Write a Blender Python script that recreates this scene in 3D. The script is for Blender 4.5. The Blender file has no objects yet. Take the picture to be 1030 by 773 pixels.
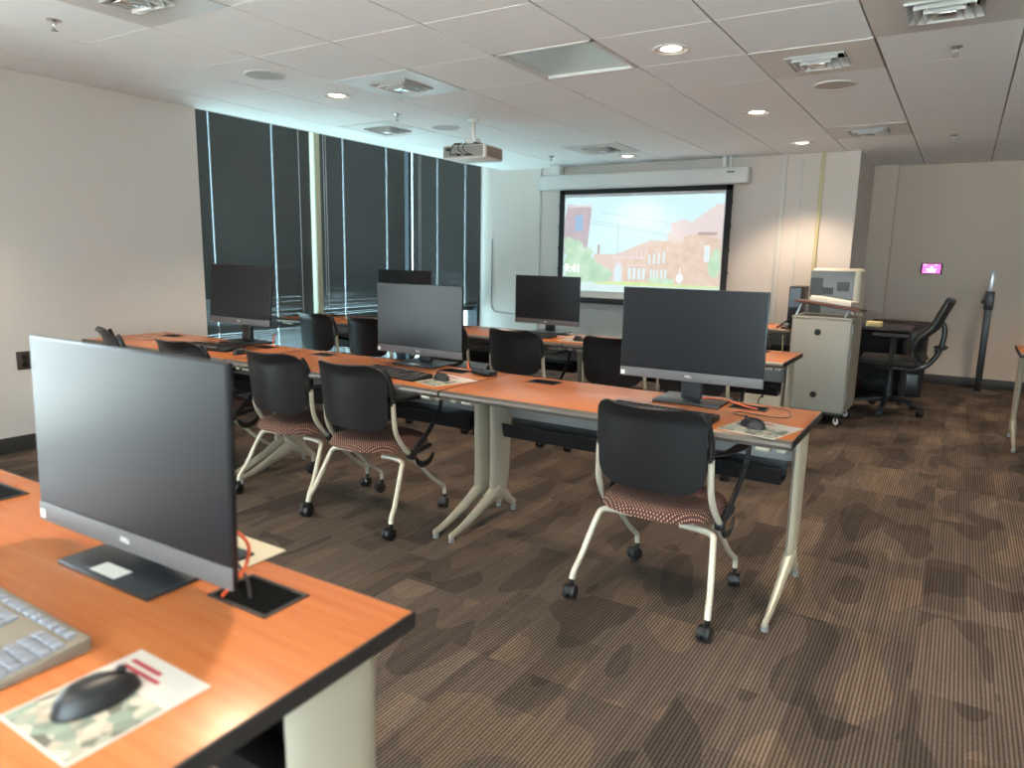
import bpy, bmesh, math, random
from mathutils import Vector, Matrix
random.seed(7)
SC = bpy.context.scene
COL = SC.collection
PI = math.pi

# ---------------------------------------------------------------- camera
HC = 1.3364
cam = bpy.data.cameras.new('camera'); co = bpy.data.objects.new('camera', cam); COL.objects.link(co)
R0 = (0.84604129, 0.53277536, 0.01909355); R1 = (-0.11031753, 0.13991856, 0.98399839); R2 = (-0.52157855, 0.83460962, -0.17715133)
co.matrix_world = Matrix(((R0[0], R1[0], -R2[0], 0), (R0[1], R1[1], -R2[1], 0), (R0[2], R1[2], -R2[2], HC), (0, 0, 0, 1)))
cam.sensor_fit = 'HORIZONTAL'; cam.sensor_width = 36.0; cam.lens = 714.138 / 1030 * 36
cam.clip_start = 0.02
cam.dof.use_dof = True; cam.dof.focus_distance = 3.4; cam.dof.aperture_fstop = 2.6
SC.camera = co
SC.view_settings.view_transform = 'Standard'; SC.view_settings.look = 'None'
SC.view_settings.gamma = 1; SC.view_settings.use_curve_mapping = False
SC.view_settings.exposure = 1.43
try:
    SC.cycles.use_denoising = True; SC.cycles.max_bounces = 8; SC.cycles.diffuse_bounces = 5
    SC.cycles.sample_clamp_indirect = 4.0; SC.cycles.caustics_reflective = False; SC.cycles.caustics_refractive = False
except Exception: pass

# ---------------------------------------------------------------- world: bright overcast daylight
wd = bpy.data.worlds.new('sky'); SC.world = wd; wd.use_nodes = True
wn = wd.node_tree; wbg = wn.nodes['Background']
wtc = wn.nodes.new('ShaderNodeTexCoord'); wsx = wn.nodes.new('ShaderNodeSeparateXYZ'); wr = wn.nodes.new('ShaderNodeValToRGB')
wmp = wn.nodes.new('ShaderNodeMapRange'); wmp.inputs[1].default_value = -1; wmp.inputs[2].default_value = 1
wn.links.new(wtc.outputs['Generated'], wsx.inputs[0]); wn.links.new(wsx.outputs[2], wmp.inputs[0]); wn.links.new(wmp.outputs[0], wr.inputs[0])
wr.color_ramp.elements[0].position = 0.3; wr.color_ramp.elements[0].color = (1.55, 1.41, 1.27, 1)
wr.color_ramp.elements[1].position = 0.56; wr.color_ramp.elements[1].color = (0.82, 0.90, 0.96, 1)
wn.links.new(wr.outputs[0], wbg.inputs[0]); wbg.inputs[1].default_value = 7.5

# lamp powers (used by the ceiling downlights)
LAMP_W = 41.0
LAMP_COL = (1.0, 0.79, 0.59)

# ---------------------------------------------------------------- helpers
def srgb(r, g, b):
    f = lambda c: (c / 255 / 12.92) if c / 255 <= 0.04045 else ((c / 255 + 0.055) / 1.055) ** 2.4
    return (f(r), f(g), f(b), 1)

def mat(name, col, rough=0.5, metal=0.0, spec=0.5, emit=None, estr=0.0, noise=None, bump=None):
    m = bpy.data.materials.new(name); m.use_nodes = True
    nt = m.node_tree; b = nt.nodes['Principled BSDF']
    b.inputs['Base Color'].default_value = col; b.inputs['Roughness'].default_value = rough
    b.inputs['Metallic'].default_value = metal; b.inputs['Specular IOR Level'].default_value = spec
    if emit: b.inputs['Emission Color'].default_value = emit; b.inputs['Emission Strength'].default_value = estr
    if noise or bump:
        tc = nt.nodes.new('ShaderNodeTexCoord'); n = nt.nodes.new('ShaderNodeTexNoise')
        n.inputs['Scale'].default_value = (noise or bump)[0]; n.inputs['Detail'].default_value = 4
        nt.links.new(tc.outputs['Object'], n.inputs['Vector'])
        if noise:
            mx = nt.nodes.new('ShaderNodeMix'); mx.data_type = 'RGBA'
            a = noise[1]
            mx.inputs[6].default_value = tuple(c * (1 - a) for c in col[:3]) + (1,)
            mx.inputs[7].default_value = tuple(min(1, c * (1 + a)) for c in col[:3]) + (1,)
            nt.links.new(n.outputs['Fac'], mx.inputs[0]); nt.links.new(mx.outputs[2], b.inputs['Base Color'])
        if bump:
            bp = nt.nodes.new('ShaderNodeBump'); bp.inputs['Strength'].default_value = bump[1]; bp.inputs['Distance'].default_value = 0.002
            nt.links.new(n.outputs['Fac'], bp.inputs['Height']); nt.links.new(bp.outputs[0], b.inputs['Normal'])
    return m

class MB:
    """collects shapes into one mesh"""
    def __init__(s): s.bm = bmesh.new()
    def box(s, x0, y0, z0, x1, y1, z1, bev=0.0, M=None, mi=0, seg=2):
        t = bmesh.new(); bmesh.ops.create_cube(t, size=1)
        for v in t.verts:
            v.co = Vector(((x0 + x1) / 2 + v.co.x * (x1 - x0), (y0 + y1) / 2 + v.co.y * (y1 - y0), (z0 + z1) / 2 + v.co.z * (z1 - z0)))
        if bev > 0:
            bev = min(bev, 0.49 * min(abs(x1 - x0), abs(y1 - y0), abs(z1 - z0)))
            bmesh.ops.bevel(t, geom=list(t.edges), offset=bev, segments=seg, affect='EDGES', profile=0.5)
        return s._add(t, M, mi)
    def _add(s, t, M=None, mi=0):
        if M is not None: bmesh.ops.transform(t, matrix=M, verts=t.verts)
        for f in t.faces: f.material_index = mi
        me = bpy.data.meshes.new('t'); t.to_mesh(me); t.free(); s.bm.from_mesh(me); bpy.data.meshes.remove(me); return s
    def cyl(s, c, r, h, axis='z', n=24, r2=None, M=None, mi=0, bev=0.0):
        t = bmesh.new(); bmesh.ops.create_cone(t, cap_ends=True, segments=n, radius1=r, radius2=r if r2 is None else r2, depth=h)
        if bev > 0:
            ed = [e for e in t.edges if any(len(f.verts) > 4 for f in e.link_faces)]
            bmesh.ops.bevel(t, geom=ed, offset=bev, segments=2, affect='EDGES', profile=0.5)
        if axis == 'x': R = Matrix.Rotation(PI / 2, 4, 'Y')
        elif axis == 'y': R = Matrix.Rotation(PI / 2, 4, 'X')
        else: R = Matrix.Identity(4)
        T = Matrix.Translation(c) @ R
        return s._add(t, (M @ T) if M is not None else T, mi)
    def tube(s, pts, r, n=10, smooth=True, sub=5, M=None, mi=0, flat=1.0, caps=True, up=None):
        """swept tube through points; r a number or list; flat squashes one axis"""
        P = [Vector(p) for p in pts]; rs = list(r) if isinstance(r, (list, tuple)) else [r] * len(P)
        if smooth and len(P) > 2:
            Q = []; RR = []
            for i in range(len(P) - 1):
                p0 = P[max(i - 1, 0)]; p1 = P[i]; p2 = P[i + 1]; p3 = P[min(i + 2, len(P) - 1)]
                for k in range(sub):
                    t = k / sub
                    Q.append(0.5 * ((2 * p1) + (-p0 + p2) * t + (2 * p0 - 5 * p1 + 4 * p2 - p3) * t * t + (-p0 + 3 * p1 - 3 * p2 + p3) * t ** 3))
                    RR.append(rs[i] * (1 - t) + rs[i + 1] * t)
            Q.append(P[-1]); RR.append(rs[-1]); P, rs = Q, RR
        t = bmesh.new(); rings = []; upv = Vector(up) if up else None; prev = None
        for i, p in enumerate(P):
            d = (P[min(i + 1, len(P) - 1)] - P[max(i - 1, 0)]).normalized()
            if prev is None:
                a = upv or (Vector((0, 0, 1)) if abs(d.z) < 0.9 else Vector((1, 0, 0)))
                u = (a - d * a.dot(d)).normalized()
            else:
                u = (prev - d * prev.dot(d)).normalized()
            prev = u; w = d.cross(u)
            rings.append([t.verts.new(p + (u * math.cos(2 * PI * k / n) * flat + w * math.sin(2 * PI * k / n)) * rs[i]) for k in range(n)])
        for a, b in zip(rings, rings[1:]):
            for k in range(n): t.faces.new((a[k], a[(k + 1) % n], b[(k + 1) % n], b[k]))
        if caps: t.faces.new(rings[0][::-1]); t.faces.new(rings[-1])
        return s._add(t, M, mi)
    def lathe(s, prof, n=24, M=None, mi=0, caps=True):
        t = bmesh.new(); rings = []
        for r, z in prof:
            rings.append([t.verts.new((r * math.cos(2 * PI * k / n), r * math.sin(2 * PI * k / n), z)) for k in range(n)])
        for a, b in zip(rings, rings[1:]):
            for k in range(n): t.faces.new((a[k], a[(k + 1) % n], b[(k + 1) % n], b[k]))
        if caps and prof[0][0] > 1e-6: t.faces.new(rings[0][::-1])
        if caps and prof[-1][0] > 1e-6: t.faces.new(rings[-1])
        bmesh.ops.remove_doubles(t, verts=t.verts, dist=1e-6)
        return s._add(t, M, mi)
    def prism(s, poly, a0, a1, axis='y', bev=0.0, M=None, mi=0):
        """polygon in the other two axes, extruded along axis"""
        t = bmesh.new()
        def V(p, a):
            return {'x': (a, p[0], p[1]), 'y': (p[0], a, p[1]), 'z': (p[0], p[1], a)}[axis]
        A = [t.verts.new(V(p, a0)) for p in poly]; B = [t.verts.new(V(p, a1)) for p in poly]
        t.faces.new(A[::-1]); t.faces.new(B); n = len(poly)
        for k in range(n): t.faces.new((A[k], A[(k + 1) % n], B[(k + 1) % n], B[k]))
        bmesh.ops.recalc_face_normals(t, faces=t.faces)
        if bev > 0: bmesh.ops.bevel(t, geom=list(t.edges), offset=bev, segments=2, affect='EDGES', profile=0.5)
        return s._add(t, M, mi)
    def grid(s, fn, nu, nv, thick=0.0, M=None, mi=0):
        """surface fn(u,v) u,v in 0..1; closed shell when thick>0"""
        t = bmesh.new(); G = [[Vector(fn(i / nu, j / nv)) for j in range(nv + 1)] for i in range(nu + 1)]
        def nrm(i, j):
            a = G[min(i + 1, nu)][j] - G[max(i - 1, 0)][j]; b = G[i][min(j + 1, nv)] - G[i][max(j - 1, 0)]
            return a.cross(b).normalized()
        A = [[t.verts.new(G[i][j]) for j in range(nv + 1)] for i in range(nu + 1)]
        for i in range(nu):
            for j in range(nv): t.faces.new((A[i][j], A[i + 1][j], A[i + 1][j + 1], A[i][j + 1]))
        if thick:
            B = [[t.verts.new(G[i][j] - nrm(i, j) * thick) for j in range(nv + 1)] for i in range(nu + 1)]
            for i in range(nu):
                for j in range(nv): t.faces.new((B[i][j + 1], B[i + 1][j + 1], B[i + 1][j], B[i][j]))
            for i in range(nu):
                t.faces.new((A[i + 1][0], A[i][0], B[i][0], B[i + 1][0])); t.faces.new((A[i][nv], A[i + 1][nv], B[i + 1][nv], B[i][nv]))
            for j in range(nv):
                t.faces.new((A[0][j], A[0][j + 1], B[0][j + 1], B[0][j])); t.faces.new((A[nu][j + 1], A[nu][j], B[nu][j], B[nu][j + 1]))
        return s._add(t, M, mi)
    def quad(s, pts, mi=0):
        vs = [s.bm.verts.new(p) for p in pts]; f = s.bm.faces.new(vs); f.material_index = mi; return s
    def build(s, name, m, parent=None, smooth=True, loc=None, ang=0.6):
        me = bpy.data.meshes.new(name)
        bmesh.ops.recalc_face_normals(s.bm, faces=s.bm.faces) if False else None
        s.bm.to_mesh(me); s.bm.free()
        for mm in (m if isinstance(m, (list, tuple)) else [m]): me.materials.append(mm)
        if smooth:
            for p in me.polygons: p.use_smooth = True
            try: me.set_sharp_from_angle(angle=ang)
            except Exception: pass
        o = bpy.data.objects.new(name, me); COL.objects.link(o)
        if parent: o.parent = parent
        if loc: o.location = loc
        return o

def tag(o, label=None, cat=None, group=None, kind=None):
    if label: o['label'] = label
    if cat: o['category'] = cat
    if group: o['group'] = group
    if kind: o['kind'] = kind
    return o
def thing(name, label, cat, loc=(0, 0, 0), rz=0, group=None):
    o = bpy.data.objects.new(name, None); COL.objects.link(o); o.empty_display_size = 0.1
    o.location = loc; o.rotation_euler = (0, 0, rz); return tag(o, label, cat, group)
def struct(name, mb, m, smooth=False, parent=None):
    o = mb.build(name, m, parent, smooth=smooth)
    if not parent: o['kind'] = 'structure'
    return o
def kids(o): return [c for c in bpy.data.objects if c.parent == o]
def copy_tree(o, parent=None):
    c = o.copy(); COL.objects.link(c); c.parent = parent
    for ch in kids(o): copy_tree(ch, c)
    return c
def place(proto, used, loc, rz, label, group=None):
    o = proto if not used else copy_tree(proto)
    o.location = loc; o.rotation_euler = (0, 0, rz); o['label'] = label
    if group: o['group'] = group
    return o
def text_mesh(name, body, size, m, parent, loc, rot, depth=0.0008, xs=1.0):
    cu = bpy.data.curves.new('t', 'FONT'); cu.body = body; cu.size = size; cu.extrude = depth; cu.align_x = 'CENTER'; cu.align_y = 'CENTER'
    to = bpy.data.objects.new('t', cu); COL.objects.link(to); bpy.context.view_layer.update()
    me = bpy.data.meshes.new_from_object(to); bpy.data.objects.remove(to); bpy.data.curves.remove(cu)
    o = bpy.data.objects.new(name, me); COL.objects.link(o); me.name = name
    me.materials.clear(); me.materials.append(m); o.parent = parent; o.location = loc; o.rotation_euler = rot; o.scale = (xs, 1, 1)
    return o

# ---------------------------------------------------------------- materials
M = {}
M['wall'] = mat('wall_paint', srgb(205, 197, 190), 0.85, bump=(900, 0.15))
M['wall_back'] = mat('wall_fabric', srgb(198, 182, 168), 0.9, bump=(700, 0.2))
M['white'] = mat('white_paint', srgb(215, 214, 210), 0.5)
M['tile'] = mat('ceiling_tile', srgb(240, 243, 245), 0.95, noise=(250, 0.03), bump=(400, 0.2))
M['tbar'] = mat('ceiling_grid', srgb(120, 112, 105), 0.5)
M['vent'] = mat('vent_white', srgb(208, 207, 205), 0.35)
M['dark'] = mat('dark_cavity', srgb(40, 38, 38), 0.9)
M['base'] = mat('rubber_baseboard', srgb(48, 45, 43), 0.55)
M['slat'] = mat('blind_slat', srgb(80, 79, 78), 0.42, noise=(3, 0.1))
M['cord'] = mat('blind_cord', srgb(205, 205, 215), 0.7)
M['alu_dark'] = mat('dark_aluminium', srgb(46, 48, 52), 0.4, 0.5)
M['alu'] = mat('aluminium', srgb(170, 172, 175), 0.35, 0.7)
M['cream'] = mat('cream_mullion', srgb(190, 186, 160), 0.5)
M['black_plastic'] = mat('black_plastic', srgb(30, 30, 32), 0.38, bump=(1200, 0.1))
M['shell'] = mat('black_shell_plastic', srgb(28, 28, 30), 0.30, bump=(900, 0.12))
M['rubber'] = mat('black_rubber', srgb(22, 22, 23), 0.5)
M['silver'] = mat('silver_powder_coat', srgb(196, 188, 168), 0.35, 0.35)
M['silver2'] = mat('chair_frame_silver', srgb(196, 188, 170), 0.32, 0.25)
M['screen'] = mat('monitor_screen', srgb(24, 25, 29), 0.34, 0.0, 0.33)
M['bezel'] = mat('monitor_bezel', srgb(24, 24, 26), 0.35)
M['chin'] = mat('monitor_chin_grey', srgb(96, 92, 92), 0.55, 0.1)
M['stand'] = mat('monitor_stand', srgb(66, 70, 74), 0.3, 0.6)
M['white_p'] = mat('white_plastic', srgb(222, 220, 214), 0.4)
M['cream_p'] = mat('beige_plastic', srgb(205, 198, 178), 0.45)
M['key'] = mat('keycaps_black', srgb(34, 34, 36), 0.4)
M['key_l'] = mat('keycaps_grey', srgb(128, 132, 142), 0.45)
M['kb_l'] = mat('keyboard_grey', srgb(126, 118, 106), 0.4)
M['orange_cable'] = mat('orange_cable', srgb(226, 92, 44), 0.45)
M['black_cable'] = mat('black_cable', srgb(28, 26, 26), 0.5)
M['hole_shade'] = mat('opening_shade_black', srgb(12, 12, 12), 1.0, spec=0.1)
M['tray'] = mat('cable_tray_black', srgb(20, 20, 22), 0.4)
M['modesty'] = mat('modesty_panel_grey', srgb(140, 138, 136), 0.5, 0.2)
M['edge_front'] = mat('table_edge_bronze', srgb(98, 90, 83), 0.42, 0.3)
M['edge_black'] = mat('table_edge_black', srgb(38, 34, 32), 0.5)
M['paper'] = mat('white_paper', srgb(210, 202, 192), 0.7)
M['red_print'] = mat('red_print', srgb(176, 60, 70), 0.7)
M['glass_dark'] = mat('black_glass', srgb(14, 14, 18), 0.1)
M['lect_body'] = mat('cart_grey_laminate', srgb(158, 153, 142), 0.5)
M['lect_top'] = mat('cart_maroon_shelf', srgb(96, 58, 50), 0.35)
M['mesh_black'] = mat('black_upholstery', srgb(26, 25, 25), 0.75)
M['lamp_trim'] = mat('lamp_trim_white', srgb(225, 222, 216), 0.4)
M['chrome'] = mat('chrome', srgb(200, 200, 200), 0.2, 0.9)
M['brown_plate'] = mat('brown_plate', srgb(62, 52, 46), 0.5)
M['lamp_glow'] = mat('downlight_bulb', (1, 1, 1, 1), 0.5, emit=(1.0, 0.86, 0.68, 1), estr=3.2)
M['lamp_cone'] = mat('downlight_reflector', srgb(240, 228, 205), 0.25, 0.4)
M['screen_white'] = mat('screen_fabric', srgb(205, 205, 205), 0.8)
M['screen_black'] = mat('screen_black_border', srgb(30, 31, 34), 0.8)
M['purple_blue'] = mat('box_bluegrey', srgb(96, 112, 128), 0.5)

def wood():
    m = bpy.data.materials.new('cherry_laminate'); m.use_nodes = True; nt = m.node_tree; b = nt.nodes['Principled BSDF']
    tc = nt.nodes.new('ShaderNodeTexCoord'); mp = nt.nodes.new('ShaderNodeMapping'); mp.inputs['Scale'].default_value = (1.2, 22, 22)
    n = nt.nodes.new('ShaderNodeTexNoise'); n.inputs['Scale'].default_value = 3.0; n.inputs['Detail'].default_value = 6; n.inputs['Distortion'].default_value = 0.4
    r = nt.nodes.new('ShaderNodeValToRGB')
    r.color_ramp.elements[0].position = 0.3; r.color_ramp.elements[0].color = srgb(180, 101, 52)
    r.color_ramp.elements[1].position = 0.72; r.color_ramp.elements[1].color = srgb(193, 116, 66)
    nt.links.new(tc.outputs['Object'], mp.inputs[0]); nt.links.new(mp.outputs[0], n.inputs['Vector'])
    nt.links.new(n.outputs['Fac'], r.inputs[0]); nt.links.new(r.outputs[0], b.inputs['Base Color'])
    b.inputs['Roughness'].default_value = 0.27; b.inputs['Specular IOR Level'].default_value = 0.5
    return m
M['wood'] = wood()

def seat_fabric():
    m = bpy.data.materials.new('maroon_dotted_upholstery'); m.use_nodes = True; nt = m.node_tree; b = nt.nodes['Principled BSDF']
    tc = nt.nodes.new('ShaderNodeTexCoord'); sx = nt.nodes.new('ShaderNodeSeparateXYZ'); nt.links.new(tc.outputs['Object'], sx.inputs[0])
    def osc(out, k, off=None):
        a = nt.nodes.new('ShaderNodeMath'); a.operation = 'MULTIPLY'; a.inputs[1].default_value = k; nt.links.new(out, a.inputs[0]); src = a.outputs[0]
        s_ = nt.nodes.new('ShaderNodeMath'); s_.operation = 'SINE'; nt.links.new(src, s_.inputs[0]); return s_.outputs[0]
    a = osc(sx.outputs[0], 2 * PI / 0.0135); c = osc(sx.outputs[1], 2 * PI / 0.0135)
    mu = nt.nodes.new('ShaderNodeMath'); mu.operation = 'MULTIPLY'; nt.links.new(a, mu.inputs[0]); nt.links.new(c, mu.inputs[1])
    r = nt.nodes.new('ShaderNodeValToRGB'); nt.links.new(mu.outputs[0], r.inputs[0]); e = r.color_ramp.elements
    r.color_ramp.interpolation = 'LINEAR'
    e[0].position = 0.0; e[0].color = srgb(70, 42, 42); e[1].position = 0.35; e[1].color = srgb(118, 72, 70)
    x = e.new(0.62); x.color = srgb(134, 86, 78); x = e.new(0.85); x.color = srgb(216, 184, 140)
    n = nt.nodes.new('ShaderNodeTexNoise'); n.inputs['Scale'].default_value = 60; nt.links.new(tc.outputs['Object'], n.inputs['Vector'])
    mx = nt.nodes.new('ShaderNodeMix'); mx.data_type = 'RGBA'; mx.blend_type = 'MULTIPLY'; mx.inputs[0].default_value = 0.45
    nt.links.new(r.outputs[0], mx.inputs[6]); nt.links.new(n.outputs['Fac'], mx.inputs[7]); nt.links.new(mx.outputs[2], b.inputs['Base Color'])
    b.inputs['Roughness'].default_value = 0.9
    return m
M['seat'] = seat_fabric()

def carpet():
    m = bpy.data.materials.new('striped_brown_carpet_tiles'); m.use_nodes = True; nt = m.node_tree; b = nt.nodes['Principled BSDF']; L = nt.links.new
    def N(t, **k):
        n = nt.nodes.new('ShaderNode' + t)
        for a, v in k.items(): setattr(n, a, v)
        return n
    def math_(op, a, bb=None, c=None):
        n = N('Math', operation=op)
        for i, v in enumerate((a, bb, c)):
            if v is None: continue
            if isinstance(v, (int, float)): n.inputs[i].default_value = v
            else: L(v, n.inputs[i])
        return n.outputs[0]
    tc = N('TexCoord'); sx = N('SeparateXYZ'); L(tc.outputs['Object'], sx.inputs[0]); X, Y = sx.outputs[0], sx.outputs[1]
    # tiles 0.61 wide laid brick-fashion along y
    ix = math_('FLOOR', math_('DIVIDE', X, 0.61)); 
    off = math_('MULTIPLY', math_('MODULO', math_('ABSOLUTE', ix), 2.0), 0.305)
    iy = math_('FLOOR', math_('DIVIDE', math_('ADD', Y, off), 0.61))
    cx = N('CombineXYZ'); L(ix, cx.inputs[0]); L(iy, cx.inputs[1])
    wn_ = N('TexWhiteNoise', noise_dimensions='3D'); L(cx.outputs[0], wn_.inputs['Vector'])
    # large organic shapes with crisp borders, broken at tile edges by the per-tile offset
    ofs = N('VectorMath', operation='SCALE'); L(wn_.outputs['Color'], ofs.inputs[0]); ofs.inputs['Scale'].default_value = 3.0
    add = N('VectorMath', operation='ADD'); L(tc.outputs['Object'], add.inputs[0]); L(ofs.outputs[0], add.inputs[1])
    mp = N('Mapping'); mp.inputs['Scale'].default_value = (3.2, 1.3, 1); L(add.outputs[0], mp.inputs[0])
    n1 = N('TexNoise'); n1.inputs['Scale'].default_value = 1.6; n1.inputs['Detail'].default_value = 0.5; L(mp.outputs[0], n1.inputs['Vector'])
    r1 = N('ValToRGB'); L(n1.outputs['Fac'], r1.inputs[0]); r1.color_ramp.interpolation = 'CONSTANT'
    e = r1.color_ramp.elements; e[0].position = 0.0; e[0].color = (0.68, 0.68, 0.70, 1); e[1].position = 0.42; e[1].color = (1.0, 1.0, 1.0, 1)
    q = e.new(0.53); q.color = (1.05, 1.05, 1.05, 1); q = e.new(0.62); q.color = (1.38, 1.3, 1.2, 1)
    # stripes running along y
    sn = N('TexNoise'); sn.inputs['Scale'].default_value = 1.0; sn.inputs['Detail'].default_value = 2
    cs = N('CombineXYZ'); L(math_('MULTIPLY', X, 45.0), cs.inputs[0]); L(math_('MULTIPLY', Y, 2.0), cs.inputs[1]); L(wn_.outputs['Value'], cs.inputs[2]); L(cs.outputs[0], sn.inputs['Vector'])
    st = math_('SINE', math_('MULTIPLY', X, 2 * PI / 0.0122))
    st01 = math_('MULTIPLY_ADD', st, 0.5, 0.5)
    fn = N('TexNoise'); fn.inputs['Scale'].default_value = 1.0; fn.inputs['Detail'].default_value = 3
    cf = N('CombineXYZ'); L(math_('MULTIPLY', X, 420.0), cf.inputs[0]); L(math_('MULTIPLY', Y, 120.0), cf.inputs[1]); L(cf.outputs[0], fn.inputs['Vector'])
    t = math_('ADD', math_('MULTIPLY', st01, 0.55), math_('MULTIPLY', math_('SUBTRACT', fn.outputs['Fac'], 0.5), 1.2))
    r2 = N('ValToRGB'); L(t, r2.inputs[0]); e = r2.color_ramp.elements
    e[0].position = 0.0; e[0].color = srgb(57, 48, 43); e[1].position = 0.62; e[1].color = srgb(109, 96, 85)
    tone = math_('MULTIPLY_ADD', sn.outputs['Fac'], 0.7, 0.62)
    # smaller woven blocks inside each tile
    bx = math_('FLOOR', math_('DIVIDE', X, 0.153)); boff = N('TexWhiteNoise', noise_dimensions='1D'); L(bx, boff.inputs['W'])
    by = math_('FLOOR', math_('DIVIDE', math_('ADD', Y, boff.outputs['Value']), 0.46))
    cb = N('CombineXYZ'); L(bx, cb.inputs[0]); L(by, cb.inputs[1]); wb = N('TexWhiteNoise', noise_dimensions='3D'); L(cb.outputs[0], wb.inputs['Vector'])
    rb = N('ValToRGB'); L(wb.outputs['Value'], rb.inputs[0]); eb = rb.color_ramp.elements; eb[0].position = 0; eb[0].color = (0.74, 0.74, 0.74, 1); eb[1].position = 1; eb[1].color = (1.25, 1.25, 1.25, 1)
    q = eb.new(.25); q.color = (.95, .95, .95, 1); q = eb.new(.8); q.color = (1.02, 1.02, 1.02, 1)
    tile_t = math_('MULTIPLY', math_('MULTIPLY_ADD', wn_.outputs['Value'], 0.25, 0.88), rb.outputs[0])
    tt = math_('MULTIPLY', tone, tile_t)
    m1 = N('Mix', data_type='RGBA', blend_type='MULTIPLY'); m1.inputs[0].default_value = 1; m1.clamp_result = False
    L(r2.outputs[0], m1.inputs[6]); L(r1.outputs[0], m1.inputs[7])
    m2 = N('VectorMath', operation='SCALE'); L(m1.outputs[2], m2.inputs[0]); L(tt, m2.inputs['Scale']); L(m2.outputs[0], b.inputs['Base Color'])
    b.inputs['Roughness'].default_value = 0.95; b.inputs['Specular IOR Level'].default_value = 0.15
    bp = N('Bump'); bp.inputs['Strength'].default_value = 0.5; bp.inputs['Distance'].default_value = 0.002; L(t, bp.inputs['Height']); L(bp.outputs[0], b.inputs['Normal'])
    return m
M['carpet'] = carpet()

def emis(name, col, s=1.0, noise=None):
    m = bpy.data.materials.new(name); m.use_nodes = True; nt = m.node_tree; b = nt.nodes['Principled BSDF']
    b.inputs['Base Color'].default_value = (0.05, 0.05, 0.05, 1); b.inputs['Roughness'].default_value = 0.8
    b.inputs['Emission Color'].default_value = col; b.inputs['Emission Strength'].default_value = s
    if noise:
        tc = nt.nodes.new('ShaderNodeTexCoord'); n = nt.nodes.new('ShaderNodeTexNoise'); n.inputs['Scale'].default_value = noise[0]; n.inputs['Detail'].default_value = 5
        mx = nt.nodes.new('ShaderNodeMix'); mx.data_type = 'RGBA'; mx.inputs[6].default_value = col; mx.inputs[7].default_value = noise[1]
        mr = nt.nodes.new('ShaderNodeMapRange'); mr.inputs[1].default_value = 0.35; mr.inputs[2].default_value = 0.65
        nt.links.new(tc.outputs['Object'], n.inputs['Vector']); nt.links.new(n.outputs['Fac'], mr.inputs[0]); nt.links.new(mr.outputs[0], mx.inputs[0])
        nt.links.new(mx.outputs[2], b.inputs['Emission Color'])
    return m

# ---------------------------------------------------------------- room dimensions
ZC = 2.42; XL = -5.17; YF = 7.93; YB = 9.32; XR = 3.2; YR = -2.6; XCOL = -0.98; XW = -5.62
G = 0.6096; GX = -1.1065; GY = 2.2302

struct('floor', MB().box(XW - .1, YR - .1, -.1, XR + .1, YB + .2, 0), M['carpet'])
WY0, WY1 = -1.9, 0.35   # window bay in the left wall, behind the camera's left
struct('wall_left', MB().box(XW - .1, WY1, 0, XL, 3.57, ZC + .35).box(XW - .1, YR - .1, 0, XL, WY0, ZC + .35).box(XW - .1, WY0, 2.36, XL, WY1, ZC + .35), M['wall'])
struct('wall_front', MB().box(XW - .1, YF, 0, XCOL, YF + .12, ZC + .35).box(XCOL - .12, YF + .1, 0, XCOL, YB + .1, ZC + .35), M['wall'])
struct('wall_back', MB().box(XCOL - .1, YB, 0, XR + .1, YB + .12, ZC + .35).box(XCOL, YB - .13, 0, -.74, YB + .01, ZC + .35), M['wall_back'])
struct('wall_right', MB().box(XR, YR - .1, 0, XR + .12, YB + .1, ZC + .35), M['wall'])
RX0, RX1 = -1.0, 3.0     # window band added in the rear wall, unseen, for fill daylight
struct('wall_rear', MB().box(XL - .1, YR - .12, 0, XR + .1, YR, .35).box(XL - .1, YR - .12, 2.25, XR + .1, YR, ZC + .35).box(XL - .1, YR - .12, .35, RX0, YR, 2.25).box(RX1, YR - .12, .35, XR + .1, YR, 2.25), M['wall'])
# baseboards
bb = MB().box(XL, WY1, 0, XL + .012, 3.57, .105, .003).build('baseboard_left', M['base']); bb['kind'] = 'structure'
bb = MB().box(XW + .1, YF - .012, 0, XCOL, YF, .105, .003).box(XCOL, YF - .012, 0, XCOL + .012, YB - .13, .105, .003).build('baseboard_front', M['base']); bb['kind'] = 'structure'
bb = MB().box(-.74, YB - .012, 0, XR, YB, .105, .003).build('baseboard_back', M['base']); bb['kind'] = 'structure'

# ceiling: individual tegular tiles in a recessed grid
vents = [(-5 + 1, 0 + 1), ]
def cell(cx, cy): return (round((cx - GX) / G - 0.5), round((cy - GY) / G - 0.5))
VENTS = [(-3.24, 1.93), (-3.24, 3.75), (-4.46, 4.97), (-3.24, 6.80), (-0.80, 4.36), (-0.80, 6.80), (-0.19, 3.75)]
TROF = [(-2.02, 3.75)]
vc = {cell(*v) for v in VENTS}; tcell = {cell(*v) for v in TROF}
tiles = MB(); bars = MB(); back = MB()
i0 = math.floor((XL - GX) / G); i1 = math.ceil((XR - GX) / G); j0 = math.floor((YR - GY) / G); j1 = math.ceil((YB - GY) / G)
for i in range(i0, i1):
    for j in range(j0, j1):
        xa, xb, ya, yb = GX + i * G, GX + (i + 1) * G, GY + j * G, GY + (j + 1) * G
        xa, xb, ya, yb = max(xa, XL), min(xb, XR), max(ya, YR), min(yb, YB)
        if xb - xa < .02 or yb - ya < .02: continue
        hole = (i, j) in vc or (i, j) in tcell
        if not hole:
            ga = .0016 if 0 <= j <= 3 else .0003; gb = .0016 if 0 <= j + 1 <= 3 else .0003
            tiles.box(xa + .005, ya + ga, ZC + random.uniform(0, .0004), xb - .005, yb - gb, ZC + .018, .0012 if j > 3 else .003, seg=1)
            back.box(xa, ya, ZC + .03, xb, yb, ZC + .04)
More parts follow.
